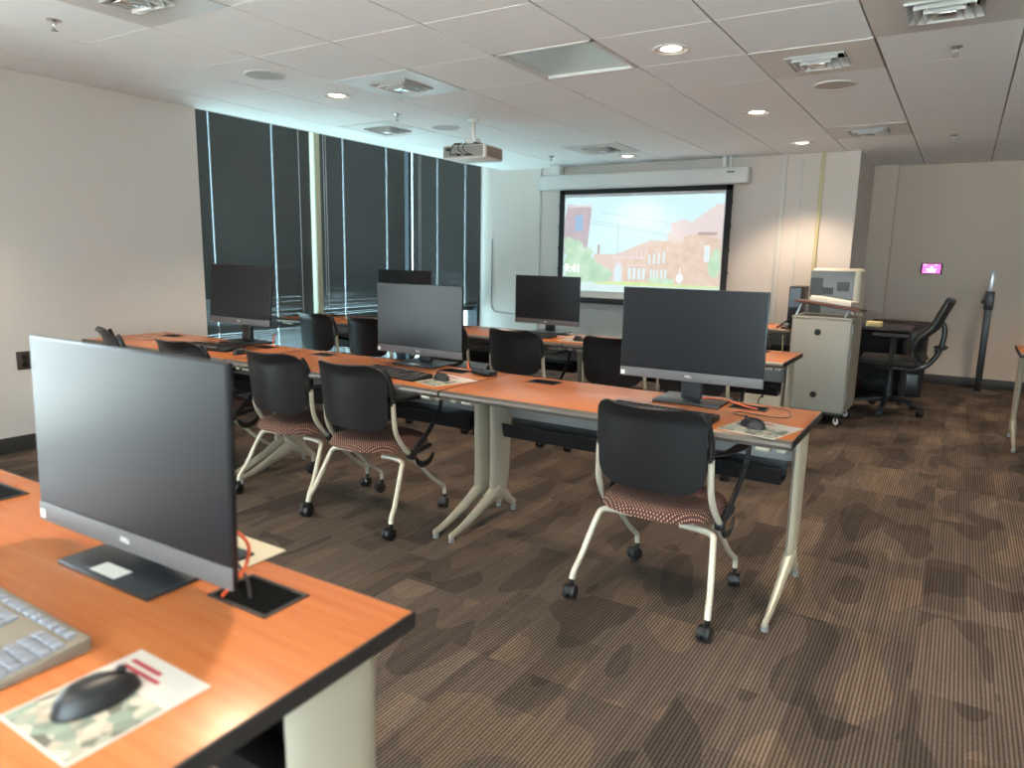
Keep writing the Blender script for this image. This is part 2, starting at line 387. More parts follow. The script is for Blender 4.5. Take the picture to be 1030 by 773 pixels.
ceil = struct('ceiling', tiles, M['tile'])
for i in range(i0, i1 + 1):
    x = GX + i * G
    if XL <= x <= XR: bars.box(x - .012, YR, ZC + .007, x + .012, YB, ZC + .03)
for j in range(j0, j1 + 1):
    y = GY + j * G
    if YR <= y <= YB: bars.box(XL, y - .012, ZC + .004, XR, y + .012, ZC + .029)
bo = bars.build('ceiling_grid', M['tbar'], ceil, smooth=False)
back.build('ceiling_backing', M['dark'], ceil, smooth=False)
struct('ceiling_slab', MB().box(XW - .1, YR - .1, ZC + .35, XR + .1, YB + .1, ZC + .45), M['wall'])
o = struct('trim_1', MB().box(XL - .02, 3.57, ZC - .002, XL, YF, ZC + .35), M['white'])

# ---------------------------------------------------------------- windows and blinds
def window(idx, y0, y1, tint=None):
    f = MB()
    for (a, b, c, d) in ((y0, y0 + .05, 0, 2.75), (y1 - .05, y1, 0, 2.75)): f.box(XW - .04, a, c, XW + .04, b, d, .004)
    for z in (0.05, .64, 2.70): f.box(XW - .04, y0, z - .03, XW + .04, y1, z + .03, .004)
    w = f.build('window_%d' % idx, M['alu_dark'], smooth=False); w['kind'] = 'structure'
    gm = M.get('glass')
    if gm is None:
        gm = bpy.data.materials.new('window_glass'); gm.use_nodes = True; nt = gm.node_tree; nt.nodes.clear()
        out = nt.nodes.new('ShaderNodeOutputMaterial'); tr = nt.nodes.new('ShaderNodeBsdfTransparent'); gl = nt.nodes.new('ShaderNodeBsdfGlossy'); mx = nt.nodes.new('ShaderNodeMixShader')
        tr.inputs[0].default_value = (0.85, 0.93, 0.95, 1); gl.inputs['Roughness'].default_value = 0.02; mx.inputs[0].default_value = 0.06
        nt.links.new(tr.outputs[0], mx.inputs[1]); nt.links.new(gl.outputs[0], mx.inputs[2]); nt.links.new(mx.outputs[0], out.inputs[0]); M['glass'] = gm
    if tint and 'glass_dim' not in M:
        g2 = gm.copy(); g2.name = 'daylight_dimming_glass'; M['glass_dim'] = g2
        [n for n in g2.node_tree.nodes if n.type == 'BSDF_TRANSPARENT'][0].inputs[0].default_value = tint
    MB().box(XW - .006, y0 + .04, .05, XW + .006, y1 - .04, 2.7).build('window_pane', M['glass_dim'] if tint else gm, w, smooth=False)
window(4, WY0, WY1)
f = MB()
for x in (RX0, RX0 + 1.33, RX0 + 2.66, RX1): f.box(x - .03, YR - .09, .35, x + .03, YR - .03, 2.25, .004)
f.box(RX0, YR - .09, .34, RX1, YR - .03, .40, .004).box(RX0, YR - .09, 2.20, RX1, YR - .03, 2.26, .004)
w5 = f.build('window_5', M['alu_dark'], smooth=False); w5['kind'] = 'structure'  # frame of the added rear windows, unseen, letting in fill daylight
MB().box(RX0, YR - .065, .38, RX1, YR - .055, 2.22).build('window_pane', M['glass'], w5, smooth=False)
TN = (0.42, 0.54, 0.58, 1)  # tint added to dim and cool the daylight through these panes
window(1, 3.50, 5.03, TN); window(2, 5.03, 6.47, TN); window(3, 6.47, 7.93, TN)
struct('trim_2', MB().box(XW + .03, 5.012, 0, XW + .19, 5.078, 2.76, .004), M['cream'])
struct('trim_3', MB().box(XW + .03, 6.445, 0, XW + .15, 6.50, 2.76, .004), M['alu_dark'])
struct('trim_4', MB().box(XW + .03, 7.88, 0, XW + .12, 7.93, 2.76, .004), M['alu_dark'])
struct('wall_window', MB().box(XW - .1, 3.5, -.0, XW + .02, YF, .02).box(XW - .1, 3.5, 2.72, XW + .02, YF, ZC + .35), M['wall'])

XB = -5.47
def blind(y0, y1, zb, ladders, wands, label):
    t = thing('venetian_blind', label, 'window blind', (XB, y0, 0), 0, 'charcoal venetian blinds on the window wall')
    w = y1 - y0; ztop = ZC + .27
    MB().box(-.022, 0, ztop - .03, .022, w, ztop, .003).build('headrail', M['slat'], t)
    s = MB(); n = int((ztop - .04 - zb) / .020); NS = 10
    ph = random.random() * 6
    for k in range(n):
        z = zb + .02 + k * .020; th = math.radians(57.3 + random.gauss(0, .4)); tw = random.gauss(0, .45); dz = random.gauss(0, .0002)
        rows = []
        YS_ = sorted([q / NS * w for q in range(NS + 1)] + [yl - y0 + e_ for yl in ladders for e_ in (-.0013, .0013)])
        for yy in YS_:
            a = th + math.radians(tw * math.sin(yy * 2.2 + k * .35 + ph) + .6 * math.sin(yy * 3.7 + k * .12)); 
            c = []
            for u in (-1, 0, 1):
                px = -u * .0125 * math.cos(a); pz = -u * .0125 * math.sin(a) * 1.0
                # u=+1 outer (lower) edge, u=-1 inner (upper) edge; slight crown
                cr = .0012 * (1 - u * u)
                c.append((-u * .0125 * math.cos(a) * 1 + cr * -math.sin(a) * 0 , yy, z + dz - u * .0125 * math.sin(a) + cr))
            rows.append([s.bm.verts.new(p) for p in c])
        # outer edge lower: flip x so that outer (u=+1) is at -x
        for r_, r2_ in zip(rows, rows[1:]):
            if any(abs((r_[1].co.y + r2_[1].co.y) / 2 - (yl - y0)) < .0011 for yl in ladders): continue
            for m_ in range(2): s.bm.faces.new((r_[m_], r_[m_ + 1], r2_[m_ + 1], r2_[m_]))
    s.build('slats', M['slat'], t)
    MB().box(-.012, 0, zb - .004, .012, w, zb + .012, .003).build('bottom_rail', M['slat'], t)
    for yl in ladders:
        MB().tube([(.0145, yl - y0, ztop - .03), (.0145, yl - y0, zb)], .0022, 6, smooth=False).tube([(-.0145, yl - y0, ztop - .03), (-.0145, yl - y0, zb)], .002, 6, smooth=False).build('ladder_cord', M['cord'], t)
    for yl, zl in wands:
        MB().tube([(.022, yl - y0, ztop - .03), (.024, yl - y0, zl)], .0028, 6, smooth=False).build('pull_cord', M['cord'], t)
    return t
blind(3.56, 4.985, .10, [3.89, 4.535], [(4.83, .75)], 'charcoal venetian blind on the leftmost window, beside the blank left wall')
blind(5.085, 6.375, .10, [5.42, 6.07], [(5.17, .6), (5.14, .9)], 'charcoal venetian blind on the middle window, right of the cream post')
blind(6.515, 7.86, .69, [6.97, 7.54], [(6.60, .95), (6.63, .9)], 'charcoal venetian blind nearest the front wall, stopping short above a strip of bare glass')

# ---------------------------------------------------------------- ceiling fixtures
def make_vent():
    t = thing('air_vent', '', 'ceiling vent', (0, 0, ZC))
    p = MB(); h = G / 2 - .005; c = .15
    for a in ((-h, -h, h, -c), (-h, c, h, h), (-h, -c, -c, c), (c, -c, h, c)): p.box(a[0], a[1], -.004, a[2], a[3], .004)
    p.build('mounting_plate', M['vent'], t, smooth=False)
    MB().box(-.16, -.16, .10, .16, .16, .11).box(-.16, -.16, 0, -.15, .16, .1).box(.15, -.16, 0, .16, .16, .1).box(-.16, -.16, 0, .16, -.15, .1).box(-.16, .15, 0, .16, .16, .1).build('duct_collar', M['dark'], t, smooth=False)
    for k, (r, z) in enumerate(((.15, .0), (.115, -.012), (.078, -.022))):
        m = MB(); r2 = r - .03
        for q in range(4):
            R = Matrix.Rotation(q * PI / 2, 4, 'Z')
            m.prism([(-r, z - .014), (-r + .004, z - .014), (-r2, z + .03), (-r2 - .004, z + .03)], -r, r, 'y', M=R)
        m.build('louver_ring', M['vent'], t, smooth=False)
    MB().box(-.045, -.045, -.034, .045, .045, -.024, .004).box(-.015, -.015, -.024, .015, .015, .1).build('centre_plate', M['chrome'], t)
    return t
vp_ = make_vent()
vl = ['square ceiling air vent above the nearest monitor, cut by the top edge at left', 'square ceiling air vent between the near row of tables and the skylight panel, centre left',
      'square ceiling air vent closest to the window blinds, left of the projector', 'square ceiling air vent in front of the projection screen',
      'square ceiling air vent next to a round speaker, right of the big downlight', 'square ceiling air vent farthest right, near the grey partition corner', 'large square ceiling air vent cut by the top edge at right']
for k, (x, y) in enumerate(VENTS):
    i, j = cell(x, y); place(vp_, k > 0, (GX + (i + .5) * G, GY + (j + .5) * G, ZC), 0, vl[k], 'square ceiling air vents')

i, j = cell(*TROF[0]); tx, ty = GX + (i + .5) * G, GY + (j + .5) * G
t = thing('skylight_panel', 'recessed pale square ceiling panel left of the round downlight', 'ceiling panel', (tx, ty, ZC)); h = G / 2 - .004
M['panel_gloss'] = mat('panel_satin_white', srgb(205, 212, 214), 0.25, 0.3)
MB().box(-h, -h, -.004, h, -h + .02, .02).box(-h, h - .02, -.004, h, h, .02).box(-h, -h, -.004, -h + .02, h, .02).box(h - .02, -h, -.004, h, h, .02).build('rim', M['white'], t, smooth=False)
MB().box(-h, -h, .014, h, h, .022).build('reflector_pan', M['panel_gloss'], t, smooth=False)

def make_downlight(power=LAMP_W):
    t = thing('recessed_downlight', '', 'ceiling light', (0, 0, ZC))
    MB().lathe([(.098, -.001), (.098, -.005), (.088, -.008), (.080, -.004), (.078, .0), (.098, -.001)], 32, caps=False).build('trim_ring', M['lamp_trim'], t)
    MB().lathe([(.079, -.004), (.076, .0), (.05, .012), (.03, .0165), (.0, .0168)], 32, caps=False).build('reflector', M['lamp_cone'], t)
    MB().lathe([(.0, -.0045), (.045, -.003), (.062, .002), (.064, .012)], 24, caps=False).build('bulb', M['lamp_glow'], t)
    ld = bpy.data.lights.new('downlight', 'SPOT'); ld.energy = power; ld.color = LAMP_COL; ld.spot_size = math.radians(108); ld.spot_blend = 0.55; ld.shadow_soft_size = .05
    lo = bpy.data.objects.new('light_source', ld); COL.objects.link(lo); lo.parent = t; lo.location = (0, 0, -.03)
    return t
DL = [((-1.426, 3.786), 'large glowing round downlight right of the recessed ceiling panel'), ((-3.85, 3.775), 'small glowing downlight at left, between the ceiling speaker and an air vent'),
      ((-1.43, 5.633), 'glowing round downlight in the middle of the ceiling, before the one at the front wall'), ((-1.40, 7.22), 'glowing downlight close to the front wall, right of the screen housing'),
      ((-3.20, 7.372), 'faint downlight just in front of the projection screen housing'),
      ((-4.46, 1.20), 'added downlight left of the camera, outside the view'), ((-1.43, 1.30), 'added downlight above the near table, outside the view'),
      ((1.0, 1.30), 'added downlight right of the camera, outside the view'), ((1.0, 3.786), 'added downlight right of the middle row, outside the view'),
      ((.75, 7.60), 'added downlight by the far right table, outside the view'), ((-1.43, -1.0), 'added downlight behind the camera, outside the view'), ((-3.85, -1.0), 'added downlight behind and left of the camera, outside the view')]  # lamps outside the view are added to light the room
dp = make_downlight()
for k, ((x, y), lab) in enumerate(DL): place(dp, k > 0, (x, y, ZC), 0, lab, 'round recessed downlights')

def make_speaker():
    t = thing('ceiling_speaker', '', 'speaker', (0, 0, ZC))
    MB().lathe([(.125, 0), (.125, -.006), (.118, -.009), (.112, -.007), (.112, 0)], 40, caps=False).build('rim', M['vent'], t)
    MB().lathe([(.113, -.005), (.06, -.009), (0, -.010)], 40, caps=False).build('grille', mat('speaker_grille', srgb(178, 176, 174), .6, bump=(2500, .6)), t)
    return t
sp = make_speaker()
for k, (x, y, lab) in enumerate(((-3.815, 3.14, 'round ceiling speaker at upper left, above the window corner'), (-.804, 4.99, 'round ceiling speaker directly beyond the right-hand air vent'), (-3.92, 5.11, 'faint round ceiling speaker just left of the projector pole'))):
    place(sp, k > 0, (x, y, ZC), 0, lab, 'round ceiling speakers')

def make_sprinkler():
    t = thing('fire_sprinkler', '', 'sprinkler', (0, 0, ZC))
    MB().lathe([(.034, 0), (.034, -.004), (.02, -.010), (.012, -.012), (.012, -.02), (0, -.02)], 20).build('escutcheon', M['chrome'], t)
    MB().tube([(-.009, 0, -.018), (-.011, 0, -.034), (0, 0, -.046)], .0025, 6).tube([(.009, 0, -.018), (.011, 0, -.034), (0, 0, -.046)], .0025, 6).cyl((0, 0, -.03), .003, .026).build('frame_arms', M['chrome'], t)
    MB().cyl((0, 0, -.048), .016, .0025, n=16).build('deflector', M['chrome'], t)
    return t
sk = make_sprinkler()
for k, (x, y, lab) in enumerate(((-3.863, 1.933, 'fire sprinkler head at the upper left corner of the ceiling'), (-3.917, 4.483, 'fire sprinkler head above the window blinds, between two air vents'), (-3.945, 7.034, 'tiny fire sprinkler head right of the projector, near the front wall'),
                              (-.162, 4.422, 'nearest fire sprinkler head at upper right, beside the large air vent'), (-.199, 7.326, 'far fire sprinkler head at right, near the back wall'))):
    place(sk, k > 0, (x, y, ZC), 0, lab, 'fire sprinkler heads')

# ---------------------------------------------------------------- projector
t = thing('projector', 'white ceiling-hung projector with a grey rear panel and loose cables', 'projector', (-3.50, 4.93, 2.10), math.radians(4))
MB().box(-.20, -.15, 0, .20, .15, .105, .015, seg=3).build('body', M['white_p'], t)
MB().box(-.185, -.154, .012, .185, -.148, .095, .003).build('rear_panel', mat('projector_rear_grey', srgb(150, 146, 140), .5), t)
MB().box(.198, -.12, .012, .204, .12, .092, .002).box(.203, -.1, .02, .206, -.075, .085).box(.203, -.06, .02, .206, -.035, .085).build('side_grille', mat('projector_side', srgb(150, 134, 120), .5), t)
MB().box(-.16, -.158, .06, -.12, -.15, .085, .002).box(-.06, -.158, .02, -.02, -.15, .035, .002).box(.02, -.158, .02, .09, -.15, .032, .002).build('sockets', M['black_plastic'], t)
MB().box(-.14, -.10, .107, .14, .10, .117, .002).box(-.10, -.13, .117, -.08, .13, .124).box(.08, -.13, .117, .1, .13, .124).build('mount_plate', M['black_plastic'], t)
MB().box(-.05, -.05, .124, .05, .05, .165, .008).cyl((-.04, 0, .15), .02, .03, 'x').cyl((.04, 0, .15), .02, .03, 'x').build('swivel_head', M['white_p'], t)
MB().cyl((0, 0, .235), .019, .15).lathe([(.05, 0), (.05, -.006), (.03, -.02), (.019, -.022)], 24, M=Matrix.Translation((0, 0, .32))).build('pole', M['white_p'], t)
for a, b, c in (((-.04, -.157, .03), (-.10, -.19, .03), (-.06, -.10, .125)), ((.03, -.157, .027), (-.02, -.19, .06), (-.04, -.10, .125)), ((.08, -.157, .027), (.03, -.20, .06), (.0, -.10, .125))):
    MB().tube([a, (a[0] - .01, a[1] - .02, a[2] + .003), b, ((b[0] + c[0]) / 2, -.165, .105), c], .0035, 6).build('cable', M['black_cable'], t)

# ---------------------------------------------------------------- projection screen
YS = 7.84
t = thing('projection_screen', 'pull-down projection screen showing a bright picture of a brick school building', 'projection screen', (-3.27, YS, 0))
def SX(x): return x + 3.27
def at_y(px, py):   # picture corner of a measured point on the front wall
    d = [R0[k] * (px - 515) / 714.138 - R1[k] * (py - 386.5) / 714.138 + R2[k] for k in range(3)]
    s = YS / d[1]; return (d[0] * s, HC + d[2] * s)
xl, xr = -4.195, -2.245
ztop = 2.10; zbot = .872
M['case'] = mat('screen_housing_white', srgb(206, 206, 204), .45)
cx0, cx1 = at_y(546, 182)[0], at_y(756, 175)[0]
MB().box(SX(cx0), -.135, 2.135, SX(cx1), .02, 2.30, .02, seg=3).build('housing', M['case'], t)
MB().box(SX(cx0) + .16, -.10, 2.29, SX(cx0) + .28, .02, ZC, .004).build('hanger', M['white'], t)
MB().box(SX(cx1) - .30, -.05, 2.29, SX(cx1) - .26, -.02, ZC, .002).build('hanger', M['white'], t)
MB().box(SX(cx1) - .22, -.05, 2.29, SX(cx1) - .20, -.02, ZC, .002).build('hanger', M['white'], t)
MB().box(SX(cx1) - .22, -.138, 2.24, SX(cx1) - .14, -.1345, 2.255).build('nameplate', mat('nameplate_dark', srgb(70, 78, 96), .4), t)
bw = .07
MB().box(SX(xl) - bw, .0, zbot - .02, SX(xl), .004, 2.14).box(SX(xr), .0, zbot - .02, SX(xr) + bw, .004, 2.14).box(SX(xl) - bw, .0, 2.08, SX(xr) + bw, .004, 2.14).build('border', M['screen_black'], t, smooth=False)
MB().box(SX(xl), .001, zbot - .01, SX(xr), .005, 2.09).build('fabric', M['screen_white'], t, smooth=False)
MB().box(SX(xl) - bw, -.02, zbot - .08, SX(xr) + bw, .02, zbot - .01, .01).build('bottom_bar', M['screen_black'], t)
# tab tensioning dots on the side borders
k = MB()
for z in (.95, 1.2, 1.45, 1.7, 1.95): k.cyl((SX(xr) + bw - .005, .001, z), .015, .006, 'y', n=12).cyl((SX(xl) - bw + .005, .001, z), .015, .006, 'y', n=12)
k.build('tension_tabs', M['screen_black'], t)
# projected picture, in fractions of the lit rectangle
pzt, pzb = 2.045, .942
PW = xr - xl - .02; PH = pzt - pzb; PX0 = SX(xl) + .01
pic = MB(); pm = []; 
E = 0.39
def pmat(name, col, noise=None): pm.append(emis(name, col, E, noise)); return len(pm) - 1
c_sky = pmat('picture_sky', srgb(208, 240, 246)); c_sky2 = pmat('picture_glow', srgb(212, 242, 247)); c_tower = pmat('picture_tower', srgb(186, 172, 178), (9, srgb(198, 184, 190)))
c_tree = pmat('picture_tree', srgb(172, 210, 178), (5, srgb(206, 232, 208))); c_brick = pmat('picture_brick', srgb(218, 192, 174), (12, srgb(228, 208, 192)))
c_brick2 = pmat('picture_brick_far', srgb(222, 204, 194)); c_brick3 = pmat('picture_brick_pale', srgb(228, 214, 212)); c_win = pmat('picture_window', srgb(214, 236, 244)); c_grass = pmat('picture_grass', srgb(200, 226, 150), (14, srgb(214, 236, 176)))
c_road = pmat('picture_road', srgb(206, 232, 236), (5, srgb(220, 238, 238))); c_line = pmat('picture_wire', srgb(176, 200, 206)); c_dark = pmat('picture_dark', srgb(186, 164, 158)); c_white = pmat('picture_white', srgb(240, 246, 246)); c_bw = pmat('picture_blue_window', srgb(150, 190, 224))
cnt = [0]
def P(poly, mi):
    cnt[0] += 1; y = -.0006 * cnt[0] * .25 - .0005
    pic.quad([(PX0 + u * PW, y, pzt - v * PH) for u, v in poly][::-1], mi)
def rect(u0, v0, u1, v1, mi): P([(u0, v0), (u1, v0), (u1, v1), (u0, v1)], mi)
def blob(u, v, ru, rv, mi, n=22):
    P([(u + math.cos(2 * PI * q / n) * ru * (1 + .12 * math.sin(q * 2.3 + u * 9)), v + math.sin(2 * PI * q / n) * rv * (1 + .12 * math.sin(q * 3.1 + v * 5))) for q in range(n)], mi)
rect(0, 0, 1, 1, c_sky); blob(.5, .2, .16, .2, c_sky2)
P([(.02, .07), (.185, .11), (.16, .60), (0, .6), (0, .25)], c_tower); rect(.025, .085, .18, .105, c_brick3); rect(.075, .19, .125, .36, c_bw); rect(.098, .19, .101, .36, c_tower)
for a, b in (((.19, .24), (.68, .39)), ((.19, .27), (.68, .41)), ((.25, .16), (.70, .28))): P([a, b, (b[0], b[1] + .006), (a[0], a[1] + .006)], c_line)
rect(.365, .28, .370, .66, c_line); rect(.235, .50, .25, .62, c_dark); rect(.21, .60, .40, .92, c_brick2)
P([(.70, .28), (.78, .24), (.84, .29), (.84, .45), (.70, .45)], c_brick3)
P([(.68, .38), (.80, .30), (.96, .10), (1, .10), (1, .55), (.68, .55)], c_brick3)
P([(.33, .62), (.58, .45), (.68, .46), (.68, .92), (.33, .92)], c_brick2)
P([(.38, .64), (.70, .44), (.70, .92), (.38, .92)], c_brick)
P([(.55, .58), (.71, .44), (.86, .38), (.97, .42), (1, .45), (1, .92), (.55, .92)], c_brick)
rect(.86, .37, .97, .40, c_dark); rect(.70, .42, .78, .45, c_brick3); rect(.70, .46, .78, .47, c_brick3)
rect(.33, .62, .55, .645, c_brick3); rect(.43, .70, .56, .72, c_brick3)
P([(.345, .90), (.345, .74), (.36, .68), (.38, .66), (.40, .68), (.41, .74), (.41, .90)], c_brick3)
P([(.355, .90), (.355, .75), (.38, .69), (.40, .75), (.40, .90)], c_win)
for u in (.445, .475, .505, .535): rect(u, .74, u + .018, .86, c_win)
for u in (.585, .605, .625, .65, .675): rect(u, .75, u + .012, .86, c_win)
for q, u in enumerate((.57, .60, .63, .66)): rect(u, .60 - q * .01, u + .012, .70 - q * .005, c_win)
for q, u in enumerate((.46, .49, .52, .55)): rect(u, .58 - q * .015, u + .010, .64 - q * .01, c_brick3)
rect(.905, .50, .935, .66, c_white); rect(.91, .515, .93, .65, c_win)
rect(0, .90, 1, 1, c_road)
P([(.20, .90), (.42, .885), (1, .905), (1, .925), (.25, .925)], c_grass); P([(.42, .96), (.60, .945), (1, .955), (1, .99), (.50, .985)], c_grass)
for u, v, a, b in ((.075, .55, .07, .10), (.035, .50, .034, .08), (.12, .62, .07, .09), (.17, .58, .035, .05), (.085, .72, .08, .15), (.17, .75, .06, .10), (.20, .69, .03, .05), (.22, .80, .08, .10), (.28, .82, .06, .08), (.11, .85, .10, .06), (.25, .74, .03, .04), (.31, .79, .02, .03), (.965, .70, .035, .12), (.975, .60, .024, .07), (.62, .86, .05, .035), (.70, .87, .04, .03)): blob(u, v, a, b, c_tree)
rect(.765, .72, .772, .90, c_white); blob(.768, .83, .022, .045, c_white)
pic_o = pic.build('picture', pm, t, smooth=False)
text_mesh('picture_clock_text', '9:41', .13, emis('clock_white', srgb(236, 246, 244), .95), t, (PX0 + .068 * PW, -.014, 1.205), (PI / 2, 0, 0), .0002)
# the screen beam adds real light to the room
ld = bpy.data.lights.new('screen_glow', 'AREA'); ld.shape = 'RECTANGLE'; ld.size = PW; ld.size_y = PH; ld.energy = 5; ld.color = (.85, .97, 1)
# (light given off by the picture itself comes from its emission)
bpy.data.lights.remove(ld)

# ---------------------------------------------------------------- wall raceways, outlet, touch panel
def strip(name, lab, x0, x1, z0, z1, m, d=.018, y=YF):
    o = MB().box(x0, y - d, z0, x1, y, z1, .004).build(name, m); return tag(o, lab, 'wall conduit')
M['raceway'] = mat('raceway_white', srgb(200, 198, 192), .5); M['conduit_y'] = mat('conduit_cream', srgb(188, 178, 138), .5)
strip('wall_raceway', 'white vertical raceway running from the ceiling just left of the screen', -4.605, -4.575, .3, ZC, M['raceway'])
strip('wall_raceway', 'wide white vertical raceway on the front wall, first one right of the screen', -1.71, -1.66, .3, ZC, M['raceway'], .025)
strip('wall_raceway', 'thin white raceway between two vertical conduits right of the screen', -1.53, -1.505, .3, 2.36, M['raceway'], .012)
strip('wall_raceway', 'cream-yellow vertical conduit on the front wall closest to the wall corner', -1.335, -1.30, .3, ZC, M['conduit_y'], .03)
o = MB().box(-4.3, YF - .012, .70, -2.0, YF, .715, .003).build('wall_raceway', M['raceway']); tag(o, 'thin horizontal raceway on the front wall under the projection screen', 'wall conduit')
o = MB().tube([(-5.30, YF - .008, 1.55), (-5.30, YF - .008, 1.0), (-5.30, YF - .008, .72), (-5.26, YF - .008, .62), (-5.15, YF - .008, .60), (-4.7, YF - .008, .585), (-4.2, YF - .008, .57)], .006, 6).build('wall_cable', mat('grey_cable', srgb(110, 116, 120), .5)); tag(o, 'grey cable looping down the front wall beside the window corner', 'cable')

t = thing('wall_outlet', 'dark brown power outlet plate on the left wall behind the nearest monitor', 'outlet', (XL, 2.21, .60))
MB().box(0, -.045, -.06, .006, .045, .06, .003).build('cover_plate', M['brown_plate'], t)
for dz in (-.027, .022): MB().cyl((.006, 0, dz + .002), .017, .004, 'x', n=20).build('socket', M['black_plastic'], t)

t = thing('touch_panel', 'small touch panel with a glowing pink screen on the right back wall', 'control panel', (-.315, YB, 1.29))
MB().box(-.105, -.03, -.06, .105, 0, .06, .006).build('housing', M['glass_dark'], t)
MB().box(-.088, -.032, -.05, .088, -.0305, .05).build('display', emis('panel_pink', srgb(222, 92, 178), 1.0), t)
k = MB().box(-.05, -.0332, -.012, .05, -.0325, -.004).box(-.035, -.0332, -.028, .035, -.0325, -.018).box(-.012, -.0332, .008, .012, -.0325, .024).box(-.075, -.0332, .036, -.05, -.0325, .044).box(.03, -.0332, .036, .05, -.0325, .044)
for u in (-.07, -.045, -.02, .005, .03): k.box(u, -.0332, -.045, u + .012, -.0325, -.037)
k.build('icons', emis('panel_white', srgb(250, 236, 250), 1.1), t)

# ---------------------------------------------------------------- training tables
TW, TD, TH = 1.524, .61, .73
def leg_mesh(x, sgn):
    """curved aluminium column with two splayed feet; profile in y-z, plate across x"""
    m = MB()
    # column: flattened tube, wide in y
    m.tube([(x, .455, .70), (x, .455, .50), (x, .455, .30), (x, .445, .15), (x, .43, .11)], [.098, .096, .090, .082, .05], 16, M=None, flat=.22, up=(1, 0, 0), caps=True)
    # feet
    m.tube([(x, .44, .17), (x, .37, .135), (x, .27, .095), (x, .12, .045), (x, .03, .030)], [.034, .037, .028, .020, .015], 12, flat=.62, up=(1, 0, 0))
    m.tube([(x, .45, .16), (x, .50, .115), (x, .56, .065), (x, .60, .040)], [.036, .030, .022, .016], 12, flat=.62, up=(1, 0, 0))
    return m
def make_table():
    t = thing('training_table', '', 'table')
    top = MB(); top.box(.004, .022, TH - .030, TW - .004, TD - .004, TH, .0015); top.build('tabletop', M['wood'], t)
    MB().prism([(.0, TH - .020), (.003, TH - .010), (.012, TH - .003), (.0235, TH - .0003), (.0235, TH - .034), (.008, TH - .034)], .004, TW - .004, 'x').build('front_edge', M['edge_front'], t)
    MB().box(0, .006, TH - .031, .0045, TD, TH - .0005, .001).box(TW - .0045, .006, TH - .031, TW, TD, TH - .0005, .001).box(0, TD - .0045, TH - .031, TW, TD, TH - .0005, .001).build('edge_band', M['edge_black'], t)
    for x in (.045, TW - .045):
        g = leg_mesh(x, 1).build('leg', M['silver'], t)
        MB().cyl((x, .045, .011), .015, .022, n=16).cyl((x, .595, .013), .015, .026, n=16).build('foot_glide', M['alu'], g)
    MB().box(.03, .05, TH - .058, .06, TD - .05, TH - .030, .004).box(TW - .06, .05, TH - .058, TW - .03, TD - .05, TH - .030, .004).box(.05, .44, TH - .07, TW - .05, .47, TH - .03, .004).build('underframe', M['silver'], t)
    MB().box(.075, .492, .530, TW - .075, .500, .695, .002).build('modesty_panel', M['modesty'], t)
    MB().prism([(.38, .520), (.395, .465), (.40, .450), (.50, .450), (.51, .465), (.515, .53), (.508, .53), (.50, .46), (.405, .46), (.388, .520)], .10, TW - .10, 'x').build('cable_tray', M['tray'], t)
    for gx in (.27, TW - .27):
        f = MB(); a, b = .077, .050
        f.box(gx - a, .50 - b, TH - .001, gx + a, .50 - b + .008, TH + .0025, .001).box(gx - a, .50 + b - .008, TH - .001, gx + a, .50 + b, TH + .0025, .001)
        f.box(gx - a, .50 - b, TH - .001, gx - a + .008, .50 + b, TH + .0025, .001).box(gx + a - .008, .50 - b, TH - .001, gx + a, .50 + b, TH + .0025, .001)
        go = f.build('grommet', M['edge_black'], t)
        MB().box(gx - a + .007, .50 - b + .007, TH + .0002, gx + a - .007, .50 + b - .007, TH + .0012).build('grommet_shade_sheet', M['hole_shade'], go)  # flat black sheet paints the dark of the hole; tabletop is uncut
    for x in (.10, TW - .13): MB().box(x, .055, TH - .062, x + .05, .085, TH - .034, .006).cyl((x + .025, .05, TH - .05), .009, .05, 'x', n=12).build('latch', M['silver'], t)
    return t
tp = make_table(); TG = 'cherry laminate training tables with silver splayed legs'
TABS = [((-1.955, 2.50), 'middle-row cherry training table with the large dark monitor, nearest the open floor at right'),
        ((-3.483, 2.50), 'middle-row cherry training table in the centre of its row, joined to tables on both ends'),
        ((-5.012, 2.50), 'middle-row cherry training table at the left end, against the blank wall'),
        ((-2.388, 4.48), 'front-row cherry training table at the right end, reaching toward the grey lectern cart'),
        ((-3.912, 4.48), 'front-row cherry training table in the centre, carrying the monitor before the screen'),
        ((-5.436, 4.48), 'front-row cherry training table at the left end, by the window blinds'),
        ((-2.250, .2435), 'nearest cherry training table filling the lower left corner'),
        ((.400, 6.15), 'cherry training table cut off by the right edge of the view'),
        ((-2.36, 6.77), 'cherry training table against the front wall, partly hidden behind the lectern cart')]
for k, ((x, y), lab) in enumerate(TABS): place(tp, k > 0, (x, y, 0), math.radians(1) if k == 6 else 0, lab, TG)

